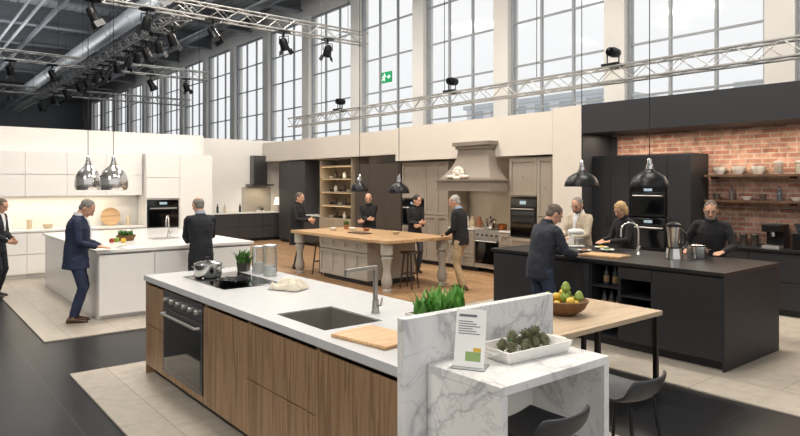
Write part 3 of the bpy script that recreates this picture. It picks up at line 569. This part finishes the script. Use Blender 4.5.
t=thing('stand_mixer','small cream stand mixer with a steel bowl on the black island','mixer',(-5.6,7.85,1.061),150); MB().box(-.09*K,.09*K,-.16*K,.14*K,0,.035*K).build('foot',CER,t,bev=.012); MB().box(-.055*K,.055*K,.05*K,.13*K,.036*K,.26*K).build('column',CER,t,bev=.015); MB().tube([(0,.16*K,.3*K),(0,.05*K,.31*K),(0,-.1*K,.305*K),(0,-.17*K,.295*K)],[.05*K,.066*K,.064*K,.04*K],14).build('head',CER,t,sm=True); MB().lathe([(a*K,b*K) for a,b in [(0,.036),(.06,.036),(.095,.17),(.09,.17),(.05,.05),(0,.05)]],(0,-.07*K,0),20).build('bowl',STEEL,t,sm=True)
for i,(x,y) in enumerate(((-5.1,7.35),(-4.95,7.65),(-5.2,7.9))):
    r=thing('dish',('white dish of reddish food nearest the front of the black worktop','white dish of green food in the middle of the black worktop','white dish of yellow food at the back of the black worktop')[i],'dish',(x,y,1.061)); MB().lathe([(0,0),(.05,0),(.1,.03),(.096,.032),(.048,.008),(0,.008)],n=20).build('plate',CER,r,sm=True); MB().ell((0,0,.025),(.05,.05,.02)).build('food',(TERRA,HERB,YEL)[i],r,sm=True)
TB=10.32
cabinet('tall matt black cupboard left of the stacked ovens',(-6.975,TB,.021),0,.77,.6,2.48,BLK,[('door',0,.5,.1,2.46,'vr'),('door',.5,1,.1,2.46,'vl')],hm=BLKM)
cabinet('tall black oven housing against the brick wall',(-6.2,TB,.021),0,.7,.6,2.48,BLK,[('drawer',0,1,.1,.8,None),('door',0,1,1.98,2.46,None)],shelves=(.83,1.41,1.97))
oven('lower black wall oven in the black tall units',(-6.175,TB,.853),0,.65,.53); oven('upper black compact oven in the black tall units',(-6.175,TB,1.433),0,.65,.5)
cabinet('narrow tall black cupboard right of the stacked ovens',(-5.495,TB,.021),0,.4,.6,2.48,BLK,[('door',0,1,.1,2.46,'vl')],hm=BLKM)
for i in range(3): cabinet(('black drawer base unit beside the tall units under the brick wall','black drawer base unit below the coffee machine','black drawer base unit at the right edge of the photo')[i],(-5.09+.9*i,TB,.021),0,.895,.6,.94,BLK,[('drawer',0,1,.1,.5),('drawer',0,1,.505,.92)])
tag(MB().box(-5.092,-2.39,10.28,10.945,.963,1.0).build('worktop',BLKT,bev=.003),'black worktop running under the brick wall','worktop')
for z,lb in ((2.1,'upper dark wood wall shelf on the brick wall'),(1.68,'lower dark wood wall shelf on the brick wall')):
    t=thing('wall_shelf',lb,'shelf',(-5.05,10.66,z)); MB().box(0,2.7,0,.285,0,.04).build('board',OAKD,t,bev=.003)
    for x in (.1,1.3,2.55): MB().box(x,x+.02,.02,.285,-.03,-.001).build('bracket',BLKM,t)
def lath(name,label,cat,loc,prof,m,group=None,part='body',rz=0):
    r=thing(name,label,cat,loc,rz,group); MB().lathe(prof,n=18).build(part,m,r,sm=True); return r
bowl=[(0,0),(.04,0),(.09,.06),(.086,.06),(.036,.008),(0,.008)]; bigbowl=[(a*1.3,b*1.4) for a,b in bowl]
for i,x in enumerate((-4.85,-4.55,-4.25)):
    for j in range(2): lath('bowl','white bowl stacked on the upper brick wall shelf','bowl',(x,10.8,2.1415+j*.045),bigbowl,CER,'white bowls on the upper shelf')
for i,x in enumerate((-3.95,-3.65,-3.45)): jar('glass jar of dry food on the upper brick wall shelf',(x,10.8,2.141),.065,.18,(NUTS,CERB,TERRA)[i],.8,'food jars on the upper shelf')
bott=[(0,0),(.03,0),(.03,.12),(.012,.16),(.012,.2),(0,.2)]
for i in range(9):
    x=-4.9+.24*i
    if i%3==0: lath('cup','small dark cup on the lower brick wall shelf','cup',(x,10.8,1.7215),[(0,0),(.04,0),(.055,.1),(.05,.1),(.036,.008),(0,.008)],DKCER,'dark cups on the lower shelf')
    elif i%3==1: lath('bottle','slim bottle on the lower brick wall shelf','bottle',(x,10.8,1.7215),[(a*1.3,b*1.15) for a,b in bott],(SMOKE,DKCER)[i%2],'bottles on the lower shelf')
    else: lath('bowl','small white bowl on the lower brick wall shelf','bowl',(x,10.8,1.7215),bowl,CER,'small white bowls on the lower shelf')
t=thing('coffee_machine','black espresso machine on the counter under the brick wall','coffee machine',(-3.95,10.62,1.0005)); MB().box(-.13,.13,.05,.25,0,.36).build('body',BLKM,t,bev=.012); MB().box(-.13,.13,-.14,.05,.25,.36).build('head',BLKM,t,bev=.01); MB().box(-.12,.12,-.14,.049,0,.035).build('drip_tray',STEEL,t); MB().lathe([(.03,.18),(.03,.249)],(0,-.05,0),14).build('group_head',STEEL,t); MB().tube([(0,-.08,.2),(0,-.2,.19)],.012,8).build('portafilter',BLKM,t)
t=thing('coffee_grinder','black coffee grinder with hopper beside the espresso machine','grinder',(-3.6,10.66,1.0005)); MB().box(-.08,.08,-.1,.1,0,.25).build('body',BLKM,t,bev=.015); MB().lathe([(.04,.251),(.08,.37),(.08,.39),(0,.39)],n=16).build('hopper',SMOKE,t,sm=True)
for i,x in enumerate((-4.62,-4.45,-4.28)): lath('canister','dark canister on the counter under the lower shelf','canister',(x,10.75,1.0005),[(0,0),(.055,0),(.055,.16),(.058,.165),(.05,.185),(0,.185)],DKCER,'dark canisters')
# ---- white kitchen
WX=-14.98
for i in range(5): cabinet(('white base unit of the white kitchen beyond the left edge','white base unit nearest the left edge of the photo','second white base unit from the left edge','third white base unit behind the navy suited man','white base unit next to the tall oven unit')[i],(WX,.62+.79*i,.021),90,.788,.6,.96,WHITE,[('drawer',0,1,.1,.5),('drawer',0,1,.505,.94)],kick=WHITE)
tag(MB().box(-15.61,-14.95,.6,4.57,.983,1.02).build('worktop',WSTONE,bev=.003),'white stone worktop along the left wall','worktop')
for i in range(5): cabinet(('white wall cupboard beyond the left edge','white wall cupboard nearest the left edge of the photo','second white wall cupboard from the left edge','third white wall cupboard from the left edge','white wall cupboard beside the tall oven unit')[i],(-15.2,.62+.79*i,1.72),90,.788,.4195,.95,WHITE,[('door',0,1,.0,.46),('door',0,1,.465,.95)],z0=.0)
cabinet('tall white oven housing of the white kitchen',(WX,4.59,.021),90,.77,.6,2.66,WHITE,[('drawer',0,1,.1,.92),('door',0,1,1.62,2.1),('door',0,1,2.105,2.64)],shelves=(.94,1.61),kick=WHITE)
oven('black built in oven in the tall white unit',(WX,4.615,.962),90,.72,.63)
cabinet('tall plain white cupboard right of the white oven housing',(WX,5.365,.021),90,.8,.6,2.66,WHITE,[('door',0,1,.1,2.64)],kick=WHITE)
for i in range(3): cabinet(('white island unit at the left end near the navy suit','middle white unit of the white island','white island unit at the right end of the white island')[i],(-9.79,2.34+.785*i,.021),90,.78,4.05,.965,WHITE,[('door',0,1,.06,.94)],z0=.06,kick=WHITE,name='island_unit')
tag(MB().box(-13.9,-9.74,2.3,4.73,.988,1.03).build('worktop',WSTONE,bev=.003),'white stone worktop on the white island','worktop')
faucet('chrome gooseneck faucet on the white island',(-11.5,3.92,1.031),60,.38,.2,SMCH,False)
t=thing('sink','small steel sink insert on the white island','sink',(-11.2,3.75,1.0305)); MB().box(-.2,.2,-.25,.25,0,.006).build('rim',STEEL,t); MB().box(-.17,.17,-.22,.22,.0062,.007).build('basin',GUN,t)
t=thing('vegetable_basket','wicker basket of leafy greens on the white island','basket',(-11.2,3.1,1.031)); MB().lathe([(0,0),(.12,0),(.16,.09),(.15,.09),(.11,.01),(0,.01)],n=20).build('basket',WICK,t,sm=True); leafplant(t,70,.14,.09,.09,.05,HERB,.025,.9)
for i,(x,y,m) in enumerate(((-10.9,2.8,RED),(-10.8,2.95,YEL),(-11.0,2.9,GRN))): lath('pepper',('red','yellow','green')[i]+' pepper lying on the white island','vegetable',(x,y,1.067),[(0,-.035),(.03,-.034),(.042,0),(.03,.035),(0,.03)],m,part='flesh')
t=thing('open_brochure','open white brochure lying on the white island by the navy suit','brochure',(-9.98,2.8,1.0305),20); MB().prism([(-.2,0),(0,.006),(.2,0),(.2,.004),(0,.012),(-.2,.004)],-.14,.14).build('pages',PAPER,t); MB().box(-.17,-.04,-.1,.08,.0085,.0095).build('picture',INK,t)
t=thing('round_board','round wooden board leaning on the white backsplash','board',(-15.5,3.95,1.0205),90)
mb=MB(); mb.lathe([(.21,0),(.21,.02)],n=28,fn=lambda p:D((p.x,-p.z+p.y*.18-.02,p.y*.98+.21))); mb.build('disc',OAK,t)
for i,(y,pr,m,nm,lb) in enumerate(((1.9,[(0,0),(.06,0),(.09,.1),(.05,.2),(.035,.26),(.04,.27),(0,.27)],CER,'vase','round white vase on the white counter near the left edge'),(2.3,[(0,0),(.05,0),(.05,.2),(.0,.2)],CERB,'canister','beige canister on the white counter'),(2.65,[(0,0),(.07,0),(.1,.06),(.1,.1),(.09,.1),(0,.04)],CERB,'bowl','beige bowl on the white counter'),(3.3,[(0,0),(.05,0),(.075,.12),(.04,.24),(.05,.27),(0,.26)],DKCER,'vase','dark vase on the white counter'),(4.3,[(0,0),(.045,0),(.045,.18),(.02,.22),(.02,.26),(0,.26)],CERB,'bottle','beige ceramic bottle beside the tall white unit'))): lath(nm,lb,nm,(-15.35,y,1.0205),pr,m)
# ---- end wall kitchen (dark)
for i in range(3): cabinet(('dark grey base unit left of the steel hood','dark grey base unit in the middle of the end wall','dark grey base unit at the corner of the end wall')[i],(-19.88,8.2+.9*i,.021),90,.895,.6,.94,DKG,[('drawer',0,1,.1,.5),('drawer',0,1,.505,.92)])
tag(MB().box(-20.49,-19.84,8.19,10.9,.963,1.0).build('worktop',WSTONE),'light worktop along the end wall under the steel hood','worktop')
tag(MB().box(-20.495,-20.47,9.5,10.6,1.001,1.85).build('splashback',mat('pale_splash','#9a948b',.3)),'pale grey glass splashback below the steel hood','panel')
t=thing('range_hood','brushed steel chimney hood on the white end wall','hood',(-20.46,10.05,1.9),90); MB().box(-.42,.42,-.48,0,0,.06).build('canopy',DSTEEL,t); MB().box(-.26,.26,-.3,0,.061,1.05).build('chimney',DSTEEL,t)
pot('steel pot on the end wall counter under the hood',(-20.1,10.0,1.0005),.14,.14)
for i,y in enumerate((8.5,8.75,9.3)): lath('bottle','tall bottle on the end wall counter','bottle',(-20.2,y,1.0005),[(a*1.3,b*1.5) for a,b in bott],(SMOKE,CERB,SMOKE)[i],'end wall bottles')
RB=10.3
t=thing('table_lamp','small white shaded table lamp on the end wall counter','lamp',(-20.0,10.65,1.0005)); MB().lathe([(.06,0),(.06,.015),(.012,.03),(.012,.26),(0,.26)],n=14).build('base',GUN,t,sm=True); MB().lathe([(.17,.24),(.09,.5)],n=18,cap=False).build('lamp_shade',LINEN,t,sm=True)
for i in range(2): cabinet(('tall dark grey cupboard in the corner beside the end wall','second tall dark grey cupboard from the end wall')[i],(-19.25+.856*i,RB,.021),0,.853,.6,2.7,DKG,[('door',0,.5,.1,2.68),('door',.5,1,.1,2.68)])
cabinet('low dark base unit between the dark cupboards and the lit shelves',(-17.535,RB,.021),0,.855,.6,.94,DKG,[('drawer',0,1,.1,.5),('drawer',0,1,.505,.92)])
tag(MB().box(-17.535,-16.685,10.27,10.94,.963,1.0).build('worktop',WSTONE),'short light worktop left of the lit shelves','worktop')
lath('vase','dark vase on the short worktop left of the lit shelves','vase',(-17.1,10.6,1.0005),[(0,0),(.06,0),(.1,.15),(.05,.3),(.06,.34),(0,.33)],DKCER)
SX=-16.67
sh=cabinet('open wooden shelf unit with lit shelves behind the black coated man',(SX,RB,.021),0,1.7,.6,2.7,SHELFP,[('drawer',0,.5,.1,.9),('drawer',.5,1,.1,.9)],shelves=(.92,1.32,1.72,2.12,2.5))
MB().box(.03,1.67,.575,.581,.93,2.48).build('back_lining',SHELFP,sh)
for z in (1.3,1.7,2.1,2.48): MB().box(.03,1.67,.05,.09,z-.022,z-.019).build('led_strip',WARM,sh)
for z in (.9405,1.3405,1.7405,2.1405):
    for q in range(6):
        x=SX+.2+.24*q; lath('crockery',('plain bowl on the lit shelves','small jug on the lit shelves')[q%2],'crockery',(x,10.6,z+.001),bowl if q%2==0 else [(0,0),(.05,0),(.06,.1),(.035,.16),(.045,.19),(0,.18)],(CER,DKCER,DKCER)[(q+int(z*10))%3],('bowls','jugs')[q%2]+' on the lit shelves')
DBR=mat('dark_brown_front','#4a423c',.5)
for i in range(3): cabinet(('tall dark brown cupboard behind the bald man','middle tall dark brown cupboard on the rear wall','tall dark brown cupboard next to the grey kitchen')[i],(-14.6+.68*i,10.2,.021),0,.677,.6,2.5,DBR,[('door',0,1,.1,2.48)])
# ---- grey classic kitchen
GK=10.2; SHK=dict(shaker=True,handle='knob',hm=GUN)
cabinet('tall grey panelled cupboard with oven left of the mantel hood',(-12.5,GK,.021),0,.85,.6,2.5,GREY,[('drawer',0,1,.1,.9),('door',0,1,1.6,2.48)],shelves=(.92,1.59),**SHK); oven('built in oven in the tall grey unit left of the mantel hood',(-12.475,GK,.942),0,.8,.62)
cabinet('grey panelled cupboard with upper doors beside the hood',(-11.64,GK,.021),0,.85,.6,2.5,GREY,[('door',0,.5,.1,1.2),('door',.5,1,.1,1.2),('door',0,.5,1.21,2.48),('door',.5,1,1.21,2.48)],**SHK)
for i in range(3): cabinet(('grey drawer base unit under the left of the mantel hood','grey drawer base unit beside the range cooker','grey drawer base unit right under the mantel hood')[i],((-10.78,-10.78+.42,-9.2)[i],GK,.021),0,(.415,.4,.38)[i],.6,.92,GREY,[('drawer',0,1,.1,.37),('drawer',0,1,.375,.65),('drawer',0,1,.655,.9)],**SHK)
t=thing('range_cooker','wide steel range cooker beneath the mantel hood','cooker',(-9.955,GK,.021)); MB().box(0,.75,.0,.6,.1,.94).build('body',STEEL,t); MB().box(.03,.72,-.02,-.001,.2,.72).build('door',BGLASS,t); MB().tube([(.06,-.02,.7),(.06,-.06,.7),(.69,-.06,.7),(.69,-.02,.7)],.01,8).build('handle',STEEL,t)
for i in range(5): MB().lathe([(.02,0),(.018,.03),(0,.03)],(0,0,0),12,lambda p:D((.1+.14*i+p.x,-.001-p.z,.83+p.y))).build('knob',BLKM,t)
for x in (.2,.55): MB().lathe([(.11,0),(.11,.015),(.09,.015),(.09,0)],(x,.3,.941),18).build('burner',BLKM,t)
for x in (.05,.7): MB().box(x-.02,x+.02,.05,.09,0,.099).build('foot',BLKM,t)
tag(MB().box(-10.785,-9.96,10.17,10.94,.943,.98).build('worktop',WSTONE),'light worktop left of the range cooker','worktop'); tag(MB().box(-9.2,-8.815,10.17,10.94,.943,.98).build('worktop',WSTONE),'light worktop right of the range cooker','worktop')
cabinet('tall grey oven unit right of the mantel hood',(-8.81,GK-.12,.021),0,.72,.7,2.5,GREY,[('drawer',0,1,.1,.85),('door',0,1,1.72,2.48)],shelves=(.87,1.71),**SHK); oven('tall black oven in the grey unit right of the hood',(-8.785,GK-.12,.893),0,.67,.79)
cabinet('tall grey panelled cupboard beside the beige partition',(-8.085,GK-.12,.021),0,.415,.7,2.5,GREY,[('door',0,1,.1,1.3),('door',0,1,1.31,2.48)],**SHK)
t=thing('mantel_hood','large grey classic mantel hood with carved ornament','hood',(-9.62,9.998,1.86)); mb=MB(); L=[]
prof=[(0,.82,.5),(.2,.82,.5),(.2,.79,.47)]+[(.22+.66*k/12,.46+.33*(1-k/12)**2.2,.2+.27*(1-k/12)**2.0) for k in range(13)]
for z,hw,yd in prof: L.append([mb.v((x,y,z)) for x,y in ((-hw,0),(hw,0),(hw,-yd),(-hw,-yd))])
mb.loops(L).build('canopy',GREYD,t,sm=True); mb=MB(); mb.box(-.86,.86,-.54,0,.185,.215); mb.box(-.85,.85,-.53,0,-.03,-.001); mb.build('moulding',GREYD,t); mb=MB(); mb.box(-.5,.5,-.24,0,.881,.95); mb.box(-.55,.55,-.29,0,.95,1.03); mb.build('crown',GREYD,t)
mb=MB()
for i in range(9): a=2*PI*i/9; mb.ell((-.2+.11*cos(a),-.44,.36+.09*sin(a)),(.06,.05,.055),10,6)
mb.ell((-.2,-.47,.36),(.065,.05,.065)); mb.ell((.0,-.46,.28),(.14,.05,.04)); mb.ell((-.4,-.46,.28),(.14,.05,.04)); mb.ell((-.2,-.48,.25),(.12,.04,.04)); mb.build('ornament',STONEO,t,sm=True)
tag(MB().box(-10.78,-8.82,10.92,10.947,.99,1.86).build('splashback',mat('tile_cream','#bfb4a2',.35)),'cream splashback behind the range cooker','panel')
pot('large steel stock pot on the range cooker',(-9.75,10.5,.978),.13,.2); pot('copper saucepan on the range cooker',(-9.4,10.5,.978),.1,.12,COPPER,False)
for i,(x,m) in enumerate(((-10.6,CER),(-10.4,CERB),(-10.2,TERRA),(-9.0,CER))): lath('jug',('white jug at the left of the range cooker','beige jug left of the range cooker','terracotta jug just left of the range cooker','white jug right of the range cooker')[i],'jug',(x,10.6,.9805),[(0,0),(.06,0),(.08,.1),(.045,.2),(.055,.24),(0,.22)],m)
# ---- oak island
t=thing('island_table','oak worktop on turned grey legs forming the middle island','worktop',(-10.6,7.68,.0205)); MB().box(-1.72,1.72,-.82,.82,.885,.945).build('top',OAK,t,bev=.008)
tl=[(.05,0),(.05,.04),(.038,.06),(.052,.12),(.06,.2),(.045,.3),(.035,.42),(.05,.55),(.06,.62),(.04,.66),(.065,.68),(.065,.884)]
for sx in (-1,1):
    for sy in (-1,1): MB().lathe([(a*1.75,b) for a,b in tl],(sx*1.56,sy*.68,0),18).build('leg',GREYL,t,sm=True)
for i in range(2): cabinet(('grey panelled island unit at the left under the oak top','grey panelled island unit at the right under the oak top')[i],(-11.45+.86*i,7.1,.0205),0,.855,1.15,.88,GREYL,[('door',0,.5,.1,.62),('door',.5,1,.1,.62),('drawer',0,.5,.63,.86),('drawer',.5,1,.63,.86)],name='island_unit',**SHK)
def stool(label,loc):
    r=thing('wooden_stool',label,'stool',loc,20,'round wooden stools'); MB().lathe([(0,.66),(.17,.66),(.18,.675),(.17,.69),(0,.685)],n=20).build('seat',STOOLW,r,sm=True)
    for i in range(4): a=PI/4+i*PI/2; MB().tube([(.1*cos(a),.1*sin(a),.66),(.18*cos(a),.18*sin(a),0)],[.018,.015],8).build('leg',STOOLW,r,sm=True)
    q=[(.145*cos(PI/4+i*PI/2),.145*sin(PI/4+i*PI/2),.28) for i in range(5)]; MB().tube(q,.01,6).build('stretcher',STOOLW,r); return r
s0=stool('dark wooden stool at the left end of the oak island',(-11.75,7.28,.0205)); dup(s0,(-9.12,7.6,.0205),'dark wooden stool at the right end of the oak island')
t=thing('chopping_board','dark wood serving board on the oak island','board',(-10.6,7.5,.966)); MB().box(-.25,.25,-.13,.13,0,.02).build('plank',OAKD,t,bev=.005)
for i,(x,y,m) in enumerate(((-11.3,7.8,CER),(-11.05,8.0,TERRA),(-9.9,7.9,CERB),(-11.6,7.5,CER))): lath('bowl',('white bowl left of centre on the oak island','terracotta bowl on the oak island','beige bowl at the right on the oak island','white bowl nearest the left end of the oak island')[i],'bowl',(x,y,.966),bowl,m)
t=thing('potted_herb','small potted herb on the oak island','plant',(-11.75,7.95,.966)); MB().lathe([(0,0),(.05,0),(.065,.1),(.058,.1),(0,.08)],n=16).build('pot',TERRA,t,sm=True); leafplant(t,50,.14,.03,.03,.08,HERB,.015,.9)
# ------------------------------------------------------------------ pendants
def pendant(label,x,y,zb,r,m,style,top=9.58):
    t=thing('pendant_lamp',label,'lamp',(x,y,zb))
    if style=='dome': pr=[(r,0),(r*1.0,.015),(r*.95,.065),(r*.78,.13),(r*.5,.175),(.06,.205),(.05,.225),(.03,.225),(.4*r,.17),(r*.72,.12),(r*.91,.06),(r*.97,.0)]; nk=.225
    else: pr=[(r*.9,0),(r,.06),(r*1.0,.14),(r*.92,.24),(r*.7,.33),(r*.4,.39),(.06,.42),(.06,.45),(.04,.45),(.38*r,.375),(r*.67,.32),(r*.88,.235),(r*.96,.14),(r*.96,.06),(r*.87,0)]; nk=.45
    MB().lathe(pr,n=32,cap=False).build('lamp_shade',m,t,sm=True)
    MB().lathe([(.045,nk),(.045,nk+.05),(.03,nk+.06),(.03,nk+.12),(.012,nk+.14),(0,nk+.14)],n=16).build('cap',CHROME,t,sm=True)
    MB().ell((0,0,.12),(.045,.045,.055)).build('bulb',BULB,t,sm=True)
    MB().tube([(0,0,nk+.14),(0,0,top-zb-.04)],.006,5).build('cord',BLKM,t); MB().lathe([(.05,top-zb-.04),(.05,top-zb)],n=12).build('ceiling_rose',BLKM,t)
tag(MB().box(-10.4,-3.8,7.4,7.46,5.9,5.98).build('lighting_rail',BLKM),'black rail high above the black island carrying pendant cords','rail')
pendant('black dome pendant on the left above the black island',-5.2,7.43,1.95,.235,BLKM,'dome',5.899); pendant('black dome pendant on the right above the black island',-4.2,7.43,1.95,.23,BLKM,'dome',5.899)
pendant('dark dome pendant on the left above the oak island',-10.95,7.75,1.82,.19,BLKM,'dome')
pendant('dark dome pendant on the right above the oak island',-9.62,7.75,1.8,.21,BLKM,'dome')
pendant('chrome bell pendant on the left above the white island',-11.85,2.66,1.88,.215,SMCH,'bell'); pendant('larger chrome bell pendant on the right above the white island',-11.5,2.98,1.88,.235,SMCH,'bell')
# ------------------------------------------------------------------ trusses
def truss(label,p,q,s=.29,cables=(),top=9.58):
    p,q=D(p),D(q); t=thing('lighting_truss',label,'truss',p); d=q-p; Ln=d.length; u=d.normalized(); w=u.cross(D((0,0,1))).normalized(); z=D((0,0,1)); h=s/2
    cs=[w*a*h+z*b*h for a,b in ((-1,-1),(1,-1),(1,1),(-1,1))]
    for c in cs: MB().tube([c,c+d],.022,8).build('chord',ALU,t,sm=True)
    n=int(Ln/s*.8)
    for k in range(4):
        a,b=cs[k],cs[(k+1)%4]; mb=MB()
        for i in range(n): f=(i/n,(i+1)/n); mb.tube([(a if i%2 else b)+d*f[0],(b if i%2 else a)+d*f[1]],.01,5)
        mb.build('lattice',ALU,t)
    for c in cables: MB().tube([d*c+z*h,d*c+z*(top-p.z)],.008,5).build('hanging_cable',BLKM,t)
    return t
truss('long aluminium truss crossing above the rear display walls',(-18.6,10.4,4.0),(0,10.4,4.0),.27,(.1,.4,.55))
truss('upper aluminium truss with spotlights at the top of the photo',(-14.3,-1,6.0),(-14.3,10.3,6.0),.3,(.1,.5,.95))
truss('aluminium truss of spotlights running deep into the hall',(-14.7,5.4,6.0),(-40,5.4,6.0),.3,(.1,.4,.8))
truss('middle aluminium truss crossing the left of the hall',(-23.6,-3,6.1),(-23.6,5.2,6.1),.3,(.1,.9)); truss('short aluminium truss right of the spotlight row',(-23.6,5.6,6.1),(-23.6,9.6,6.1),.3,(.1,.9))
truss('far aluminium truss low in the left background',(-32,-6,6.1),(-32,5.2,6.1),.3,(.1,.9)); truss('far aluminium truss crossing near the tall windows',(-32,5.6,6.1),(-32,12,6.1),.3,(.1,.9))
def spot(label,loc,rz):
    r=thing('stage_light',label,'light',loc,rz,'stage lights on the trusses'); K=.78
    def B_(mb,n,m,sm=False):
        for v in mb.bm.verts: v.co=D((v.co.x*K,v.co.y*K,v.co.z*K))
        mb.build(n,m,r,sm=sm)
    tl=lambda p:Matrix.Rotation(.5,3,'X')@p+D((0,0,-.38))
    B_(MB().lathe([(.23,-.02),(.23,0)],n=16),'mounting_plate',BLKM); B_(MB().tube([(0,0,-.02),(0,0,-.14)],.03,8),'clamp',BLKM); B_(MB().tube([(-.17,0,-.38),(-.17,0,-.14),(.17,0,-.14),(.17,0,-.38)],.017,6),'yoke',BLKM)
    B_(MB().lathe([(0,.2),(.08,.19),(.13,.12),(.14,-.1),(.16,-.2),(.13,-.2),(.12,-.1),(0,-.08)],n=18,fn=tl),'housing',BLKM,True); B_(MB().lathe([(.12,-.1),(0,-.12)],n=16,fn=tl),'lens',BGLASS)
    for sx in (-1,1):
        mb=MB(); mb.box(sx*.15-.005,sx*.15+.005,-.13,.13,-.36,-.19)
        for v in mb.bm.verts: v.co=tl(v.co+D((sx*.06*(1 if v.co.z<-.3 else 0),0,0)))
        B_(mb,'barn_door',BLKM)
    return r
sp0=None
for x,y,z,rz in ((-14.3,7.77,5.827,30),(-14.3,9.08,5.827,80),(-14.3,5.9,5.827,-40),(-14.3,4.4,5.827,100),(-14.3,3.3,5.827,0),(-15.6,5.4,5.827,30),(-16.6,5.4,5.827,50),(-17.6,5.4,5.827,10),(-18.4,5.4,5.827,80),(-19.2,5.4,5.827,120),(-20.4,5.4,5.827,60),(-21.2,5.4,5.827,150),(-22,5.4,5.827,15),(-23,5.4,5.827,90),(-24.2,5.4,5.827,20),(-25.4,5.4,5.827,40),(-27.6,5.4,5.827,0),(-30,5.4,5.827,70),(-33,5.4,5.827,20),(-23.6,8.7,5.927,30),(-23.6,7.4,5.927,0),(-23.6,4.2,5.927,20),(-23.6,3,5.927,60),(-23.6,1.8,5.927,110)):
    if sp0 is None: sp0=spot('black stage spotlight clamped under an aluminium truss',(x,y,z),rz)
    else: dup(sp0,(x,y,z),rz=rz)
for i,x in enumerate((-15.7,-10.9,-6.6)):
    r=thing('projector_light',('small black floodlight standing on the long truss at the left','small black floodlight standing on the long truss in the middle','small black floodlight standing on the long truss at the right')[i],'light',(x,10.4,4.158)); 
    MB().lathe([(.08,-.1),(.1,0),(.08,.12),(0,.13)],(0,0,0),14,lambda p:D((p.x,p.z*1.2,.26+p.y))).build('housing',BLKM,r,sm=True); MB().tube([(-.12,0,.26),(-.12,0,.06),(.12,0,.06),(.12,0,.26)],.014,6).build('bracket',BLKM,r); MB().box(-.15,.15,-.16,.16,0,.04).build('foot',BLKM,r); MB().lathe([(.075,-.125),(0,-.13)],(0,0,0),14,lambda p:D((p.x,p.z,.26+p.y))).build('lens',BGLASS,r)
t=thing('exit_sign','green emergency exit sign with white running figure on the window','sign',(-16.75,13.0,5.55)); K=.82
def E_(mb,n,m,bev=0):
    for v in mb.bm.verts: v.co=D((v.co.x*K,v.co.y,v.co.z*K))
    mb.build(n,m,t,bev=bev)
E_(MB().box(-.32,.32,-.06,0,-.22,.22),'panel',EXITG,.01)
P=lambda x,z:D((x,-.064,z)); mb=MB(); mb.ell((-.1,-.062,.12),(.035,.004,.035))
for a in ([(-.11,.08),(-.15,-.02)],[(-.15,-.02),(-.09,-.07),(-.12,-.15)],[(-.15,-.02),(-.2,-.09),(-.26,-.1)],[(-.12,.06),(-.05,.03),(-.02,.06)],[(-.12,.06),(-.19,.05),(-.22,0)]): mb.tube([P(*q) for q in a],.018,6)
E_(mb,'running_figure',EXITW); mb=MB(); mb.box(.06,.2,-.064,-.0605,-.02,.02); mb.prism([(.18,.08),(.18,-.08),(.28,0)],-.064,-.0605); E_(mb,'arrow',EXITW)
# ------------------------------------------------------------------ light
W=bpy.data.worlds.new('world'); S.world=W; W.use_nodes=True; nt=W.node_tree; bg=nt.nodes['Background']
tc=N(nt,'ShaderNodeTexCoord'); sx=N(nt,'ShaderNodeSeparateXYZ'); nt.links.new(tc.outputs['Generated'],sx.inputs[0])
nt.links.new(ramp(nt,sx.outputs['Z'],[(0,(.9,.93,.95,1)),(.35,(1,1,1,1))]),bg.inputs['Color']); bg.inputs['Strength'].default_value=1.03
def area(x,y,z,sx,sy,p,c=(1,.92,.82),rx=0,rz=0):
    l=bpy.data.lights.new('fill_light','AREA'); l.shape='RECTANGLE'; l.size=sx; l.size_y=sy; l.energy=p; l.color=c; o=bpy.data.objects.new('fill_light',l); C.objects.link(o); o.location=(x,y,z); o.rotation_euler=(math.radians(rx),0,math.radians(rz))  # unseen area light, added to brighten the interior
area(-4.5,2.8,8.5,1.8,1.3,310); area(-4.5,8,8.5,1.8,1.3,430); area(-10.5,7.8,8.5,1.8,1.3,460); area(-11.5,3,8.5,1.8,1.3,430); area(-17,8.8,8,1.8,1.3,380); area(-4,-4.5,8,2.5,2,520,(1,.93,.84),40)  # added overhead fills out of view; the last brightens the front island faces
area(-9.6,9.75,1.82,1.5,.2,10,(1,.8,.56)); area(-4.2,10.25,2.88,3.4,.3,75,(1,.84,.66)); area(-6.35,10.45,2.89,1.0,.3,16,(1,.84,.66)); area(-20.1,10,1.84,.3,.6,7,(1,.83,.58)); area(-15.35,2.6,1.7,.2,3,14,(1,.86,.66)); area(-15.8,10.45,2.3,1.4,.1,2,(1,.84,.6))  # added warm fills below soffits, hoods, wall cupboards and shelves
for x in (-15,-22,-31,-41): area(x,2,6.6,5,8,430,(.97,.98,1),180)  # upward fills added above the trusses to lift the dark ceiling
cam=bpy.data.cameras.new('camera'); co=bpy.data.objects.new('camera',cam); C.objects.link(co); co.location=(0,0,2.0); co.rotation_euler=(PI/2,0,math.radians(51.05)); cam.sensor_width=36; cam.lens=28.4; cam.shift_y=-.04375; cam.clip_end=300
S.camera=co
